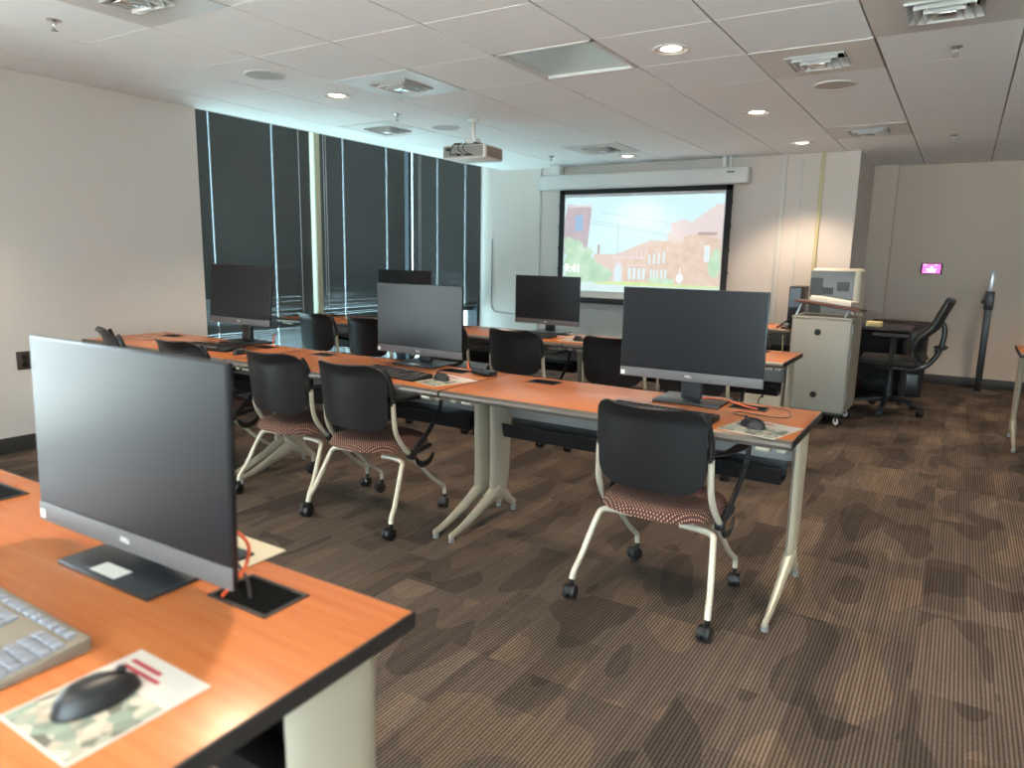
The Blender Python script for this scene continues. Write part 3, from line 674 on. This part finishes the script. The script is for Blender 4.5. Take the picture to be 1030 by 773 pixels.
# ---------------------------------------------------------------- monitors (all in one desktops)
def make_monitor():
    t = thing('monitor', '', 'monitor')
    return t
def monitor(x, y, zb, yaw, tilt, label, base_dy=.02, note=False, base_col=None):
    """screen front lower edge centre at (x, y, zb)"""
    t = thing('monitor', label, 'monitor', (x, y, TH), yaw, 'flat desktop monitors on the training tables')
    w, hh = .612, .388; zz = zb - TH
    T = Matrix.Translation((0, 0, zz)) @ Matrix.Rotation(-tilt, 4, 'X')
    MB().box(-w / 2, .0, 0, w / 2, .012, hh, .002, M=T).prism([(-w / 2 + .01, .012), (w / 2 - .01, .012), (w / 2 - .05, .045), (-w / 2 + .05, .045)], .015, hh - .015, 'z', bev=.004, M=T).build('casing', M['bezel'], t)
    MB().box(-w / 2 + .004, -.0012, .043, w / 2 - .004, .001, hh - .004, M=T).build('screen', M['screen'], t, smooth=False)
    c = MB().box(-w / 2, -.0022, 0, w / 2, .001, .040, .0008, M=T).build('chin', M['chin'], t)
    text_mesh('logo', 'DELL', .013, M['white_p'], t, tuple(T @ Vector((0, -.0026, .021))), (PI / 2 - tilt, 0, 0), .0004)
    if note: MB().box(-w / 2 + .004, -.0032, .006, -w / 2 + .022, -.0022, .024, M=T).build('sticker', M['white_p'], t)
    MB().box(-.045, .050, .012, .045, .085, zz + .16, .012, seg=3).box(-.05, .03, zz + .10, .05, .06, zz + .22, .008).build('stand_neck', M['stand'], t)
    MB().box(-.145, -.075 + base_dy, 0, .145, .155 + base_dy, .010, .003).build('stand_base', M['stand'], t)
    return t
mR = monitor(-.94, 2.909, .828, .027, -.013, 'large dark monitor on the right end of the middle row', base_dy=.05, note=True)
mM = monitor(-2.512, 3.033, .787, -.024, 0, 'dark monitor in the centre of the middle row, left of the table seam', note=True)
mL = monitor(-4.019, 3.01, .861, .003, .089, 'bluish reflecting monitor on the left table of the middle row, against the blinds')
mN = monitor(-1.287, .691, .772, .025, .028, 'big blurred monitor on the nearest table at lower left', note=True)
mF = monitor(-2.818, 5.007, .799, -.063, 0, 'dark monitor on the front-row centre table, standing below the left of the projection screen')
mW = monitor(-4.20, 4.88, .81, .0, 0, 'black monitor on the front row near the window, half hidden behind another monitor')
MB().box(-.05, -.045, .0101, .03, -.01, .0108).build('base_label', M['white_p'], mN)
MB().box(-.04, -.045, .0101, .03, -.015, .0108).build('base_label', M['white_p'], mM)
tagm = None

# ---------------------------------------------------------------- keyboards, mice, cards
def keyboard(x, y, rz, label, light=False, L=.44, D=.135):
    t = thing('keyboard', label, 'keyboard', (x, y, TH), rz, 'computer keyboards')
    bm_ = M['kb_l'] if light else M['black_plastic']; km = M['key_l'] if light else M['key']
    MB().prism([(-D / 2, 0), (-D / 2, .012), (D / 2, .024), (D / 2, .0)], -L / 2, L / 2, 'x', bev=.003).build('body', bm_, t)
    sl = math.atan2(.012, D)
    def keys(x0, cols, rows, kw, y0=-D / 2 + .010, kh=.0175):
        k = MB()
        for r in range(rows):
            for c in range(cols):
                yy = y0 + r * .019; z = .013 + (yy + D / 2) * math.tan(sl)
                k.box(x0 + c * kw, yy, z - .002, x0 + c * kw + kw - .0025, yy + .0165, z + .005, .0015, seg=1)
        return k
    keys(-L / 2 + .010, 15, 5, .0187).build('main_keys', km, t)
    keys(-L / 2 + .298, 3, 2, .0187).build('arrow_keys', km, t)
    keys(-L / 2 + .360, 4, 5, .0187).build('number_keys', km, t)
    k = MB()
    for c in range(17): k.box(-L / 2 + .010 + c * .0245, D / 2 - .024, .021, -L / 2 + .010 + c * .0245 + .018, D / 2 - .010, .0275, .0015, seg=1)
    k.build('function_keys', km, t)
    return t
keyboard(-1.285, .440, .0, 'grey-keyed keyboard at the bottom left corner on the nearest table', True)
keyboard(-2.40, 2.70, math.radians(-8), 'black keyboard on the centre table of the middle row')
keyboard(-3.95, 2.735, math.radians(4), 'black keyboard below the bluish monitor at the left of the middle row')
keyboard(-.955, 2.625, math.radians(-3), 'black keyboard hidden behind the nearest right-hand chair')
keyboard(-2.80, 4.70, 0, 'black keyboard below the monitor in the front row')

def mouse_mesh():
    m = MB()
    def f(u, v):
        a = 2 * PI * u; r = v
        return (.031 * r * math.cos(a) * (1 - .08 * math.sin(a)), .057 * r * math.sin(a), .004 + .031 * (max(0, 1 - r ** 2.6)) ** .6 * (1 - .14 * math.sin(a) * r))
    m.grid(f, 28, 10); m.prism([(.031 * math.cos(2 * PI * k / 28) * (1 - .08 * math.sin(2 * PI * k / 28)), .057 * math.sin(2 * PI * k / 28)) for k in range(28)], 0, .004, 'z')
    return m
def make_mouse():
    t = thing('computer_mouse', '', 'mouse')
    mouse_mesh().build('shell', M['black_plastic'], t, ang=1.2)
    MB().cyl((0, .032, .031), .007, .006, 'x', n=16, bev=.001).build('scroll_wheel', M['rubber'], t)
    return t
mp_ = make_mouse()
def cable(name, lab, pts, r, m): return tag(MB().tube(pts, r, 7).build(name, m), lab, 'cable')
for k, (x, y, rz, lab) in enumerate(((-.932, .445, -8, 'black mouse on a printed card at the bottom left, on the nearest table'), (-.600, 2.645, 60, 'black mouse on a printed card at the right end of the middle row'),
                                (-2.12, 2.735, 70, 'black mouse on a card on the centre table of the middle row'), (-3.60, 2.70, 10, 'black mouse beside the keyboard at the left of the middle row'), (-2.36, 4.69, 60, 'black mouse on a card in the front row, right of the monitor'))):
    place(mp_, k > 0, (x, y, TH + .0016), math.radians(rz), lab, 'black computer mice')
def card(x0, y0, x1, y1, rz, label):
    cx, cy = (x0 + x1) / 2, (y0 + y1) / 2; w, d = x1 - x0, y1 - y0
    t = thing('mouse_card', label, 'printed card', (cx, cy, TH), math.radians(rz), 'printed cards used as mouse pads')
    MB().box(-w / 2, -d / 2, 0.0002, w / 2, d / 2, .0012).build('sheet', M['paper'], t, smooth=False)
    MB().box(-w / 2 + .004, -d / 2 + .004, .0012, w / 2 - .004, d * .16, .00145).build('printed_photo', M['photo'], t, smooth=False)
    MB().box(-w * .40, d * .36, .0012, w * .02, d * .40, .00145).box(-w * .40, d * .29, .0012, w * .12, d * .325, .00145).box(-w * .40, d * .23, .0012, -w * .05, d * .255, .00145).build('red_heading', M['red_print'], t, smooth=False)
    return t
def photo_mat():
    m = bpy.data.materials.new('printed_photo'); m.use_nodes = True; nt = m.node_tree; b = nt.nodes['Principled BSDF']
    tc = nt.nodes.new('ShaderNodeTexCoord'); v = nt.nodes.new('ShaderNodeTexVoronoi'); v.inputs['Scale'].default_value = 48; r = nt.nodes.new('ShaderNodeValToRGB')
    sp_ = nt.nodes.new('ShaderNodeSeparateColor'); nt.links.new(tc.outputs['Object'], v.inputs['Vector']); nt.links.new(v.outputs['Color'], sp_.inputs[0]); nt.links.new(sp_.outputs[0], r.inputs[0]); nt.links.new(r.outputs[0], b.inputs['Base Color'])
    e = r.color_ramp.elements; e[0].position = 0; e[0].color = srgb(96, 92, 82); e[1].position = 1; e[1].color = srgb(206, 196, 180); x = e.new(.35); x.color = srgb(140, 156, 142); x = e.new(.65); x.color = srgb(176, 164, 146)
    b.inputs['Roughness'].default_value = .6; return m
M['photo'] = photo_mat()
card(-1.005, .355, -.835, .550, 0, 'white printed card with red heading under the mouse on the nearest table')
card(-.680, 2.520, -.462, 2.760, -14, 'printed card under the mouse at the right end of the middle row')
card(-2.25, 2.60, -1.99, 2.86, -16, 'printed card under the mouse on the centre table of the middle row')
card(-2.50, 4.60, -2.26, 4.80, 0, 'printed card under the mouse in the front row')
o = MB().box(-.11, -.05, 0, .10, .06, .003, .001).build('paper_sheet', mat('cream_card', srgb(206, 196, 170), .6), loc=(-1.215, .862, TH + .001)); tag(o, 'cream card lying behind the nearest monitor', 'paper')

cable('network_cable', 'orange cable dropping beside the nearest monitor into the table opening', [(-1.22, .76, TH + .09), (-1.13, .79, TH + .095), (-1.075, .80, TH + .072), (-1.062, .785, TH + .035), (-1.06, .755, TH + .012), (-1.05, .725, TH + .004)], .0034, M['orange_cable'])
cable('network_cable', 'black cable beside the orange one behind the nearest monitor', [(-1.2, .77, TH + .06), (-1.13, .80, TH + .03), (-1.07, .79, TH + .008), (-1.0, .745, TH + .005)], .003, M['black_cable'])
cable('network_cable', 'orange cable running into the opening right of the large dark monitor', [(-.93, 3.02, TH + .012), (-.84, 3.06, TH + .012), (-.77, 3.03, TH + .008), (-.70, 2.98, TH + .006), (-.66, 2.975, TH + .004)], .0035, M['orange_cable'])
cable('mouse_cable', 'thin black mouse cable looping on the right end of the middle row', [(-.60, 2.70, TH + .012), (-.66, 2.80, TH + .003), (-.72, 2.83, TH + .003), (-.70, 2.88, TH + .003), (-.58, 2.86, TH + .003), (-.52, 2.90, TH + .003), (-.55, 3.02, TH + .003), (-.62, 3.06, TH + .003)], .0018, M['black_cable'])
cable('network_cable', 'orange cable behind the centre monitor of the middle row', [(-2.18, 3.04, TH + .05), (-2.16, 3.02, TH + .02), (-2.10, 3.0, TH + .006)], .0045, M['orange_cable'])
o = MB().box(-.07, -.03, 0, .07, .03, .022, .006).build('power_adapter', M['black_plastic'], loc=(-2.04, 2.99, TH + .003)); o.rotation_euler = (0, 0, math.radians(-12)); tag(o, 'black power adapter by the table opening, right of the centre monitor', 'adapter')
cable('network_cable', 'orange cable standing beside the bluish monitor at the left', [(-3.72, 3.05, TH + .08), (-3.72, 3.04, TH + .04), (-3.69, 3.02, TH + .005)], .004, M['orange_cable'])
o = MB().box(-.05, -.035, 0, .05, .035, .004, .001).build('paper_note', M['paper'], loc=(-3.90, 2.86, TH + .001)); tag(o, 'small white paper beside the keyboard at the left', 'paper')

# ---------------------------------------------------------------- nesting chairs
def caster(loc, ang=0):
    m = MB(); T = Matrix.Translation(loc) @ Matrix.Rotation(ang, 4, 'Z')
    for s in (-1, 1): m.cyl((s * .0135, -.012, .029), .029, .021, 'x', n=24, M=T, bev=.004)
    m.cyl((0, -.012, .030), .012, .05, 'x', n=16, M=T)
    m.prism([(-.038, .030), (-.032, .052), (-.012, .062), (.012, .062), (.016, .045), (.0, .030)], -.006, .006, 'x', M=T)
    m.cyl((0, .004, .066), .0085, .024, n=12, M=T)
    return m
def make_chair():
    t = thing('nesting_chair', '', 'chair')
    # seat cushion: rounded superellipse
    def outline(a, k=2.6):
        c, s_ = math.cos(a), math.sin(a); r = (abs(c) ** k + abs(s_) ** k) ** (-1 / k); return r * c, r * s_
    def top(u, v):
        x, y = outline(2 * PI * u); e = v
        hgt = .055 * (1 - e ** 5) ** .5 if e < 1 else 0
        dish = -.010 * (1 - e * e)
        wf = drop = -.018 * max(0, (y * e)) ** 3
        return (x * e * .232, .005 + y * e * .232, .392 + hgt + dish + wf)
    MB().grid(top, 48, 14).build('seat', M['seat'], t, ang=1.3)
    def pan(u, v):
        x, y = outline(2 * PI * u); e = v
        return (x * e * .222, .005 + y * e * .222, .392 - .022 * (1 - e ** 3))
    MB().grid(lambda u, v: pan(1 - u, v), 48, 6).build('seat_pan', M['black_plastic'], t, ang=1.3)
    # back shell: rounded rectangle, curved across, rolled top lip
    W2, z0, z1 = .213, .497, .834
    def back(u, v):
        s_ = u * 2 - 1; q = v
        zz = z0 + (z1 - z0) * q
        # rounded corners narrow the shell near top and bottom
        def nar(d, r): return 0 if d > r else r - math.sqrt(max(0, r * r - (r - d) ** 2))
        hw = W2 - nar((zz - z0) + .001, .075) - nar((z1 - zz) + .001, .080) + .012 * math.sin(q * PI) * 0 - .006 * (1 - q)
        x = s_ * hw
        y = -.150 - .035 * q - .055 * (1 - (x / W2) ** 2) - .035 * max(0, q - .80) / .2 * (max(0, q - .8) / .2)
        z = zz - .012 * (1 - (x / W2) ** 2) * q
        return (x, y, z)
    MB().grid(back, 22, 22, thick=-.009).build('backrest', M['shell'], t, ang=1.0)
    for s in (-1, 1):
        MB().tube([(s * .196, -.176, .800), (s * .212, -.166, .76), (s * .220, -.148, .69), (s * .222, -.145, .625)], [.011, .016, .018, .016], 12, flat=.6, up=(1, 0, 0)).build('back_bracket', M['shell'], t)
        MB().tube([(s * .222, -.145, .635), (s * .224, -.142, .56), (s * .228, -.128, .48), (s * .234, -.075, .40), (s * .236, -.03, .362)], .0125, 12).build('back_post', M['silver2'], t)
        MB().cyl((s * .236, -.03, .362), .026, .034, 'x', bev=.005).tube([(s * .236, -.03, .365), (s * .236, .05, .372), (s * .228, .13, .378)], .014, 10).build('pivot', M['black_plastic'], t)
        # rear leg: leaves the seat underside, bends and runs down and back
        MB().tube([(s * .10, -.085, .345), (s * .18, -.085, .343), (s * .226, -.090, .334), (s * .240, -.112, .300), (s * .264, -.185, .160), (s * .273, -.222, .108), (s * .276, -.234, .075)], .0125, 12).build('leg', M['silver2'], t)
        caster((s * .276, -.236, 0), random.uniform(-.5, .5)).build('caster', M['rubber'], t)
        # front leg
        MB().tube([(s * .215, -.03, .345), (s * .216, .05, .290), (s * .218, .16, .190), (s * .220, .235, .135), (s * .221, .262, .115), (s * .221, .268, .075)], .0105, 12).build('leg', M['silver2'], t)
        caster((s * .221, .264, 0), random.uniform(-.5, .5)).build('caster', M['rubber'], t)
        # crescent arm support under the seat and the armrest
        cr = MB(); P_ = []
        for k in range(9):
            a = math.radians(200 + k * 17.5); P_.append((s * .232, .085 + .075 * math.cos(a), .358 + .072 * math.sin(a)))
        cr.tube(P_, [.008, .013, .016, .017, .017, .017, .016, .013, .008], 8, flat=.5, up=(1, 0, 0)); cr.build('seat_bracket', M['black_plastic'], t)
        MB().tube([(s * .222, -.150, .652), (s * .252, -.08, .650), (s * .268, .03, .650), (s * .268, .15, .648), (s * .262, .205, .632)], [.010, .016, .024, .022, .014], 12, flat=.45, up=(0, 0, 1)).build('armrest', M['black_plastic'], t)
        MB().tube([(s * .264, .185, .640), (s * .262, .165, .56), (s * .252, .09, .46), (s * .240, -.02, .365)], [.013, .014, .016, .018], 10, flat=.65, up=(1, 0, 0)).build('arm_support', M['black_plastic'], t)
    return t
cp = make_chair(); CG = 'black nesting chairs with maroon dotted seats'
CH = [((-.905, 2.605), -2, 'black nesting chair nearest at right, pulled up to the large dark monitor'),
      ((-2.450, 2.640), 1, 'black nesting chair at the centre monitor, just left of the double table leg'),
      ((-3.03, 2.660), 1, 'black nesting chair second in the middle row, left of the one at the centre monitor'),
      ((-3.84, 2.65), 0, 'black nesting chair peeking over the nearest monitor, in front of the bluish monitor'),
      ((-4.60, 2.70), -22, 'black nesting chair farthest left, its back and arms just above the nearest monitor'),
      ((-4.735, 4.52), -3, 'black nesting chair of the front row nearest the window, directly below the blinds'),
      ((-4.14, 4.52), 0, 'black nesting chair of the front row, half covered by the centre monitor'),
      ((-3.36, 4.52), 0, 'black nesting chair of the front row almost hidden behind the centre monitor'),
      ((-2.70, 4.52), 0, 'black nesting chair of the front row right below the small monitor before the screen'),
      ((-1.935, 4.53), 0, 'black nesting chair of the front row just left of the large dark monitor'),
      ((-1.38, 4.50), 0, 'black nesting chair of the front row hidden behind the large dark monitor')]
for k, ((x, y), a, lab) in enumerate(CH): place(cp, k > 0, (x, y, 0), math.radians(a), lab, CG)

# ---------------------------------------------------------------- lectern cart
t = thing('lectern_cart', 'grey media cart on casters with two round holes and a maroon slanted shelf', 'lectern', (-.945, 6.27, 0), math.radians(-3))
w, d = .46, .46
MB().box(-w / 2, 0, .112, w / 2, d, .885, .012, seg=3).build('cabinet', M['lect_body'], t)
MB().box(-w / 2 - .004, -.004, .875, w / 2 + .004, d + .004, .897, .004).build('top_panel', M['lect_body'], t)
MB().box(-w / 2 + .025, -.003, .135, w / 2 - .025, .002, .865, .002).build('rear_panel', mat('cart_panel', srgb(160, 155, 144), .5), t)
MB().box(w / 2 - .002, .02, .15, w / 2 + .006, d - .02, .865, .003).build('door', mat('cart_door', srgb(150, 145, 132), .5), t)
MB().cyl((w / 2 + .006, .03, .60), .006, .05, n=10).cyl((w / 2 + .006, .03, .25), .006, .05, n=10).cyl((w / 2 + .006, .03, .80), .006, .05, n=10).build('hinge', M['alu'], t)
for px, pz in ((-.02, .77), (-.01, .25)): MB().cyl((px, -.004, pz), .026, .004, 'y', n=24).build('cable_hole', M['tray'], t)
MB().box(-w / 2 + .02, .02, .088, w / 2 - .02, d - .02, .113, .004).build('plinth', M['tray'], t)
for sx_ in (-1, 1):
    for yy in (.03, d - .03):
        T = Matrix.Translation((sx_ * (w / 2 - .04), yy, 0)) @ Matrix.Rotation(math.radians(52), 4, 'Z'); m = MB()
        m.cyl((0, 0, .042), .042, .03, 'x', n=28, bev=.005, M=T).box(-.02, -.03, .075, .02, .03, .095, .004, M=T).box(-.021, -.01, .04, -.017, .01, .08, M=T).box(.017, -.01, .04, .021, .01, .08, M=T)
        c = m.build('caster', M['rubber'], t); MB().cyl((0, 0, .042), .029, .038, 'x', n=20, M=T).build('wheel_hub', M['white_p'], c)
RB = Matrix.Translation((0, .18, .985)) @ Matrix.Rotation(math.radians(7), 4, 'Y') @ Matrix.Rotation(math.radians(-3), 4, 'X')
MB().box(-.235, -.17, -.011, .275, .19, .011, .008, M=RB).build('slanted_shelf', M['lect_top'], t)
for sx_ in (-.19, .19):
    MB().tube([(sx_ - .03, .08, .895), (sx_, .10, .99)], .009, 8, smooth=False).tube([(sx_ + .01, .28, .895), (sx_, .26, .98)], .009, 8, smooth=False).build('shelf_support', M['alu'], t)
o = thing('paper_stack', 'stack of white papers on the slanted maroon shelf of the cart', 'papers', (-.90, 6.45, .995), math.radians(-3)); o.rotation_euler = (math.radians(-3), math.radians(7), math.radians(-8))
MB().box(-.155, -.12, .004, .175, .12, .034, .002).build('lower_sheets', M['paper'], o); MB().box(-.15, -.115, .034, .17, .125, .048, .002).build('upper_sheets', mat('paper_white', srgb(236, 228, 214), .7), o)

# printer / copier behind the cart
t = thing('printer', 'beige and grey office printer with rounded top standing behind the cart', 'printer', (-.955, 6.82, TH))
MB().box(-.205, 0, .0, .215, .40, .555, .05, seg=4).build('body', M['cream_p'], t)
MB().box(-.195, -.006, .02, .165, .02, .535, .02).build('front_panel', mat('printer_grey', srgb(122, 128, 132), .45), t)
MB().box(-.190, -.012, .12, -.09, -.004, .47, .003).build('dark_door', mat('printer_dark', srgb(58, 62, 68), .4), t)
k = MB()
for q in range(8): k.box(.03 + q * .0125, -.010, .36, .03 + q * .0125 + .008, -.004, .44)
for q in range(7): k.box(-.085 + q * .0125, -.010, .33, -.085 + q * .0125 + .008, -.004, .39)
k.build('vent_grille', M['tray'], t)
t = thing('desktop_computer', 'narrow black computer tower between the cart and the wall conduits', 'computer', (-1.275, 6.86, TH))
MB().box(-.055, 0, 0, .055, .34, .385, .006).build('case', M['black_plastic'], t); MB().box(-.045, -.004, .2, .045, .001, .37, .002).build('front_bezel', M['purple_blue'], t)
t = thing('document_holder', 'small black and silver gadget on the wall table left of the cart', 'stand', (-1.35, 6.84, TH))
MB().tube([(-.06, 0, .0), (0, .0, .05), (.05, 0, .09)], .009, 8).build('arm', M['black_plastic'], t); MB().box(-.02, -.03, 0, .05, .03, .02, .006).build('foot', M['black_plastic'], t); MB().box(.0, -.015, .03, .05, .015, .055, .006).build('clip', M['alu'], t)
t = thing('desk_box', 'cream plastic box on the floor under the wall table, seen right of the large monitor', 'box', (-1.40, 6.45, 0))
MB().box(-.16, 0, 0, .16, .38, .29, .012).build('case', M['cream_p'], t)
MB().cyl((.11, -.001, .19), .014, .006, 'y', n=16).cyl((-.0, -.001, .15), .012, .006, 'y', n=16).cyl((.02, -.001, .23), .02, .006, 'y', n=16).build('sockets', M['tray'], t)
MB().tube([(.02, -.005, .23), (.03, -.04, .2), (-.02, -.05, .12), (0, -.02, .02)], .005, 7).build('cable', M['black_cable'], t)
o = tag(MB().box(-.045, -.03, -.12, .045, .03, 0, .008).build('power_adapter', M['black_plastic'], loc=(-1.50, 6.86, TH - .062)), 'black power supply hanging under the wall table', 'adapter')
for k_, (x, lab) in enumerate(((-1.52, 'left black cable hanging under the wall table'), (-1.42, 'middle black cable hanging under the wall table'), (-1.31, 'yellowish looped cable hanging under the wall table'), (-1.27, 'right black cable hanging under the wall table'))):
    cable('hanging_cable', lab, [(x - .04, 6.84, TH - .06), (x - .03, 6.83, .55), (x - .05, 6.83, .42), (x - .03, 6.84, .02)], .005, M['conduit_y'] if k_ == 2 else M['black_cable'])

# ---------------------------------------------------------------- black filing cabinet and task chair
t = thing('filing_cabinet', 'low black filing cabinet behind the black task chair', 'cabinet', (-.52, 8.20, 0), 0)
MB().box(-.26, 0, .0, .28, .45, .74, .006).build('body', M['mesh_black'], t)
for z in (.03, .25, .47): MB().box(-.245, -.012, z, .245, .002, z + .205, .004).build('drawer', M['black_plastic'], t)
t = thing('teacher_desk', 'dark desk edge behind the cart, left of the task chair', 'desk', (-.78, 7.60, 0))
MB().box(-.20, 0, .70, .42, .62, .73, .004).build('desktop', M['black_plastic'], t)
MB().box(-.19, .02, 0, -.16, .60, .70, .003).build('side_panel', M['mesh_black'], t); MB().box(-.16, .56, .15, .40, .58, .70, .003).build('back_panel', M['mesh_black'], t); MB().box(.37, .02, 0, .40, .58, .70, .003).build('side_panel', M['mesh_black'], t)
o = MB().box(-.07, -.05, 0, .07, .05, .055, .012).build('notepad', mat('yellow_pad', srgb(214, 196, 140), .6), loc=(-.68, 7.68, .731)); tag(o, 'pale yellow pad on the dark desk behind the cart', 'notepad')

t = thing('task_chair', 'black mesh-back swivel task chair facing left beside the cart', 'office chair', (-.47, 7.26, 0), math.radians(92))
# local: chair faces +y; back towards -y
for k in range(5):
    a = math.radians(90 + 72 * k + 12); c, s_ = math.cos(a), math.sin(a)
    MB().tube([(c * .02, s_ * .02, .125), (c * .16, s_ * .16, .11), (c * .30, s_ * .30, .075)], [.030, .024, .016], 10, flat=.7, up=(0, 0, 1)).build('base_arm', M['stand'], t)
    caster((c * .30, s_ * .30, 0), a).build('caster', M['rubber'], t)
MB().cyl((0, 0, .16), .032, .13).cyl((0, 0, .29), .022, .20).build('gas_column', M['stand'], t)
MB().box(-.10, -.12, .39, .10, .12, .44, .015).build('tilt_mechanism', M['black_plastic'], t)
MB().box(-.245, -.20, .435, .245, .26, .505, .032, seg=4).build('seat', M['mesh_black'], t)
def bk(u, v):
    s_ = u * 2 - 1; z = .50 + v * .53; hw = .225 - .02 * abs(v - .5) * 2
    return (s_ * hw, -.235 + .07 * math.sin(min(1, v / .55) * PI) - .20 * max(0, v - .22) ** 1.15 - .035 * (1 - s_ * s_), z)
MB().grid(bk, 14, 16, thick=-.022).build('backrest', M['mesh_black'], t, ang=1.2)
fr = MB()
for s_ in (-1, 1): fr.tube([bk((s_ + 1) / 2, v / 8) for v in range(9)], .019, 8)
fr.tube([bk(u / 8, 1) for u in range(9)], .020, 8); fr.build('back_frame', M['black_plastic'], t)
MB().tube([(0, -.10, .39), (0, -.25, .43), (0, -.32, .50), (0, -.365, .60), (0, -.385, .74), (0, -.36, .83), (0, -.29, .85)], .028, 10, flat=.8).tube([(-.16, -.33, .60), (0, -.41, .62), (.16, -.33, .60)], .016, 8).build('lumbar_bow', M['black_plastic'], t)
for s_ in (-1, 1):
    MB().tube([(s_ * .20, 0, .43), (s_ * .27, 0, .45), (s_ * .28, .0, .50), (s_ * .28, .0, .71)], .018, 10).build('arm_post', M['black_plastic'], t)
    MB().box(s_ * .28 - .045, -.12, .705, s_ * .28 + .045, .17, .735, .014, seg=3).build('armrest', M['black_plastic'], t)

t = thing('floor_stand', 'tall black pole stand with silver tip on a flat round base by the back wall', 'stand', (.255, 8.98, 0))
MB().lathe([(.0, .0), (.20, .0), (.20, .006), (.17, .012), (.03, .016), (0, .016)], 40).build('base', mat('stand_base_brown', srgb(70, 62, 56), .5), t)
MB().box(-.032, -.02, .014, .032, .02, .98, .006).build('pole', M['black_plastic'], t)
MB().box(-.042, -.03, .88, .042, .03, 1.07, .006).cyl((-.055, 0, .96), .018, .03, 'x', n=16).build('clamp', M['black_plastic'], t)
MB().box(-.018, -.012, 1.05, .018, .012, 1.295, .003).build('extension', M['alu'], t)
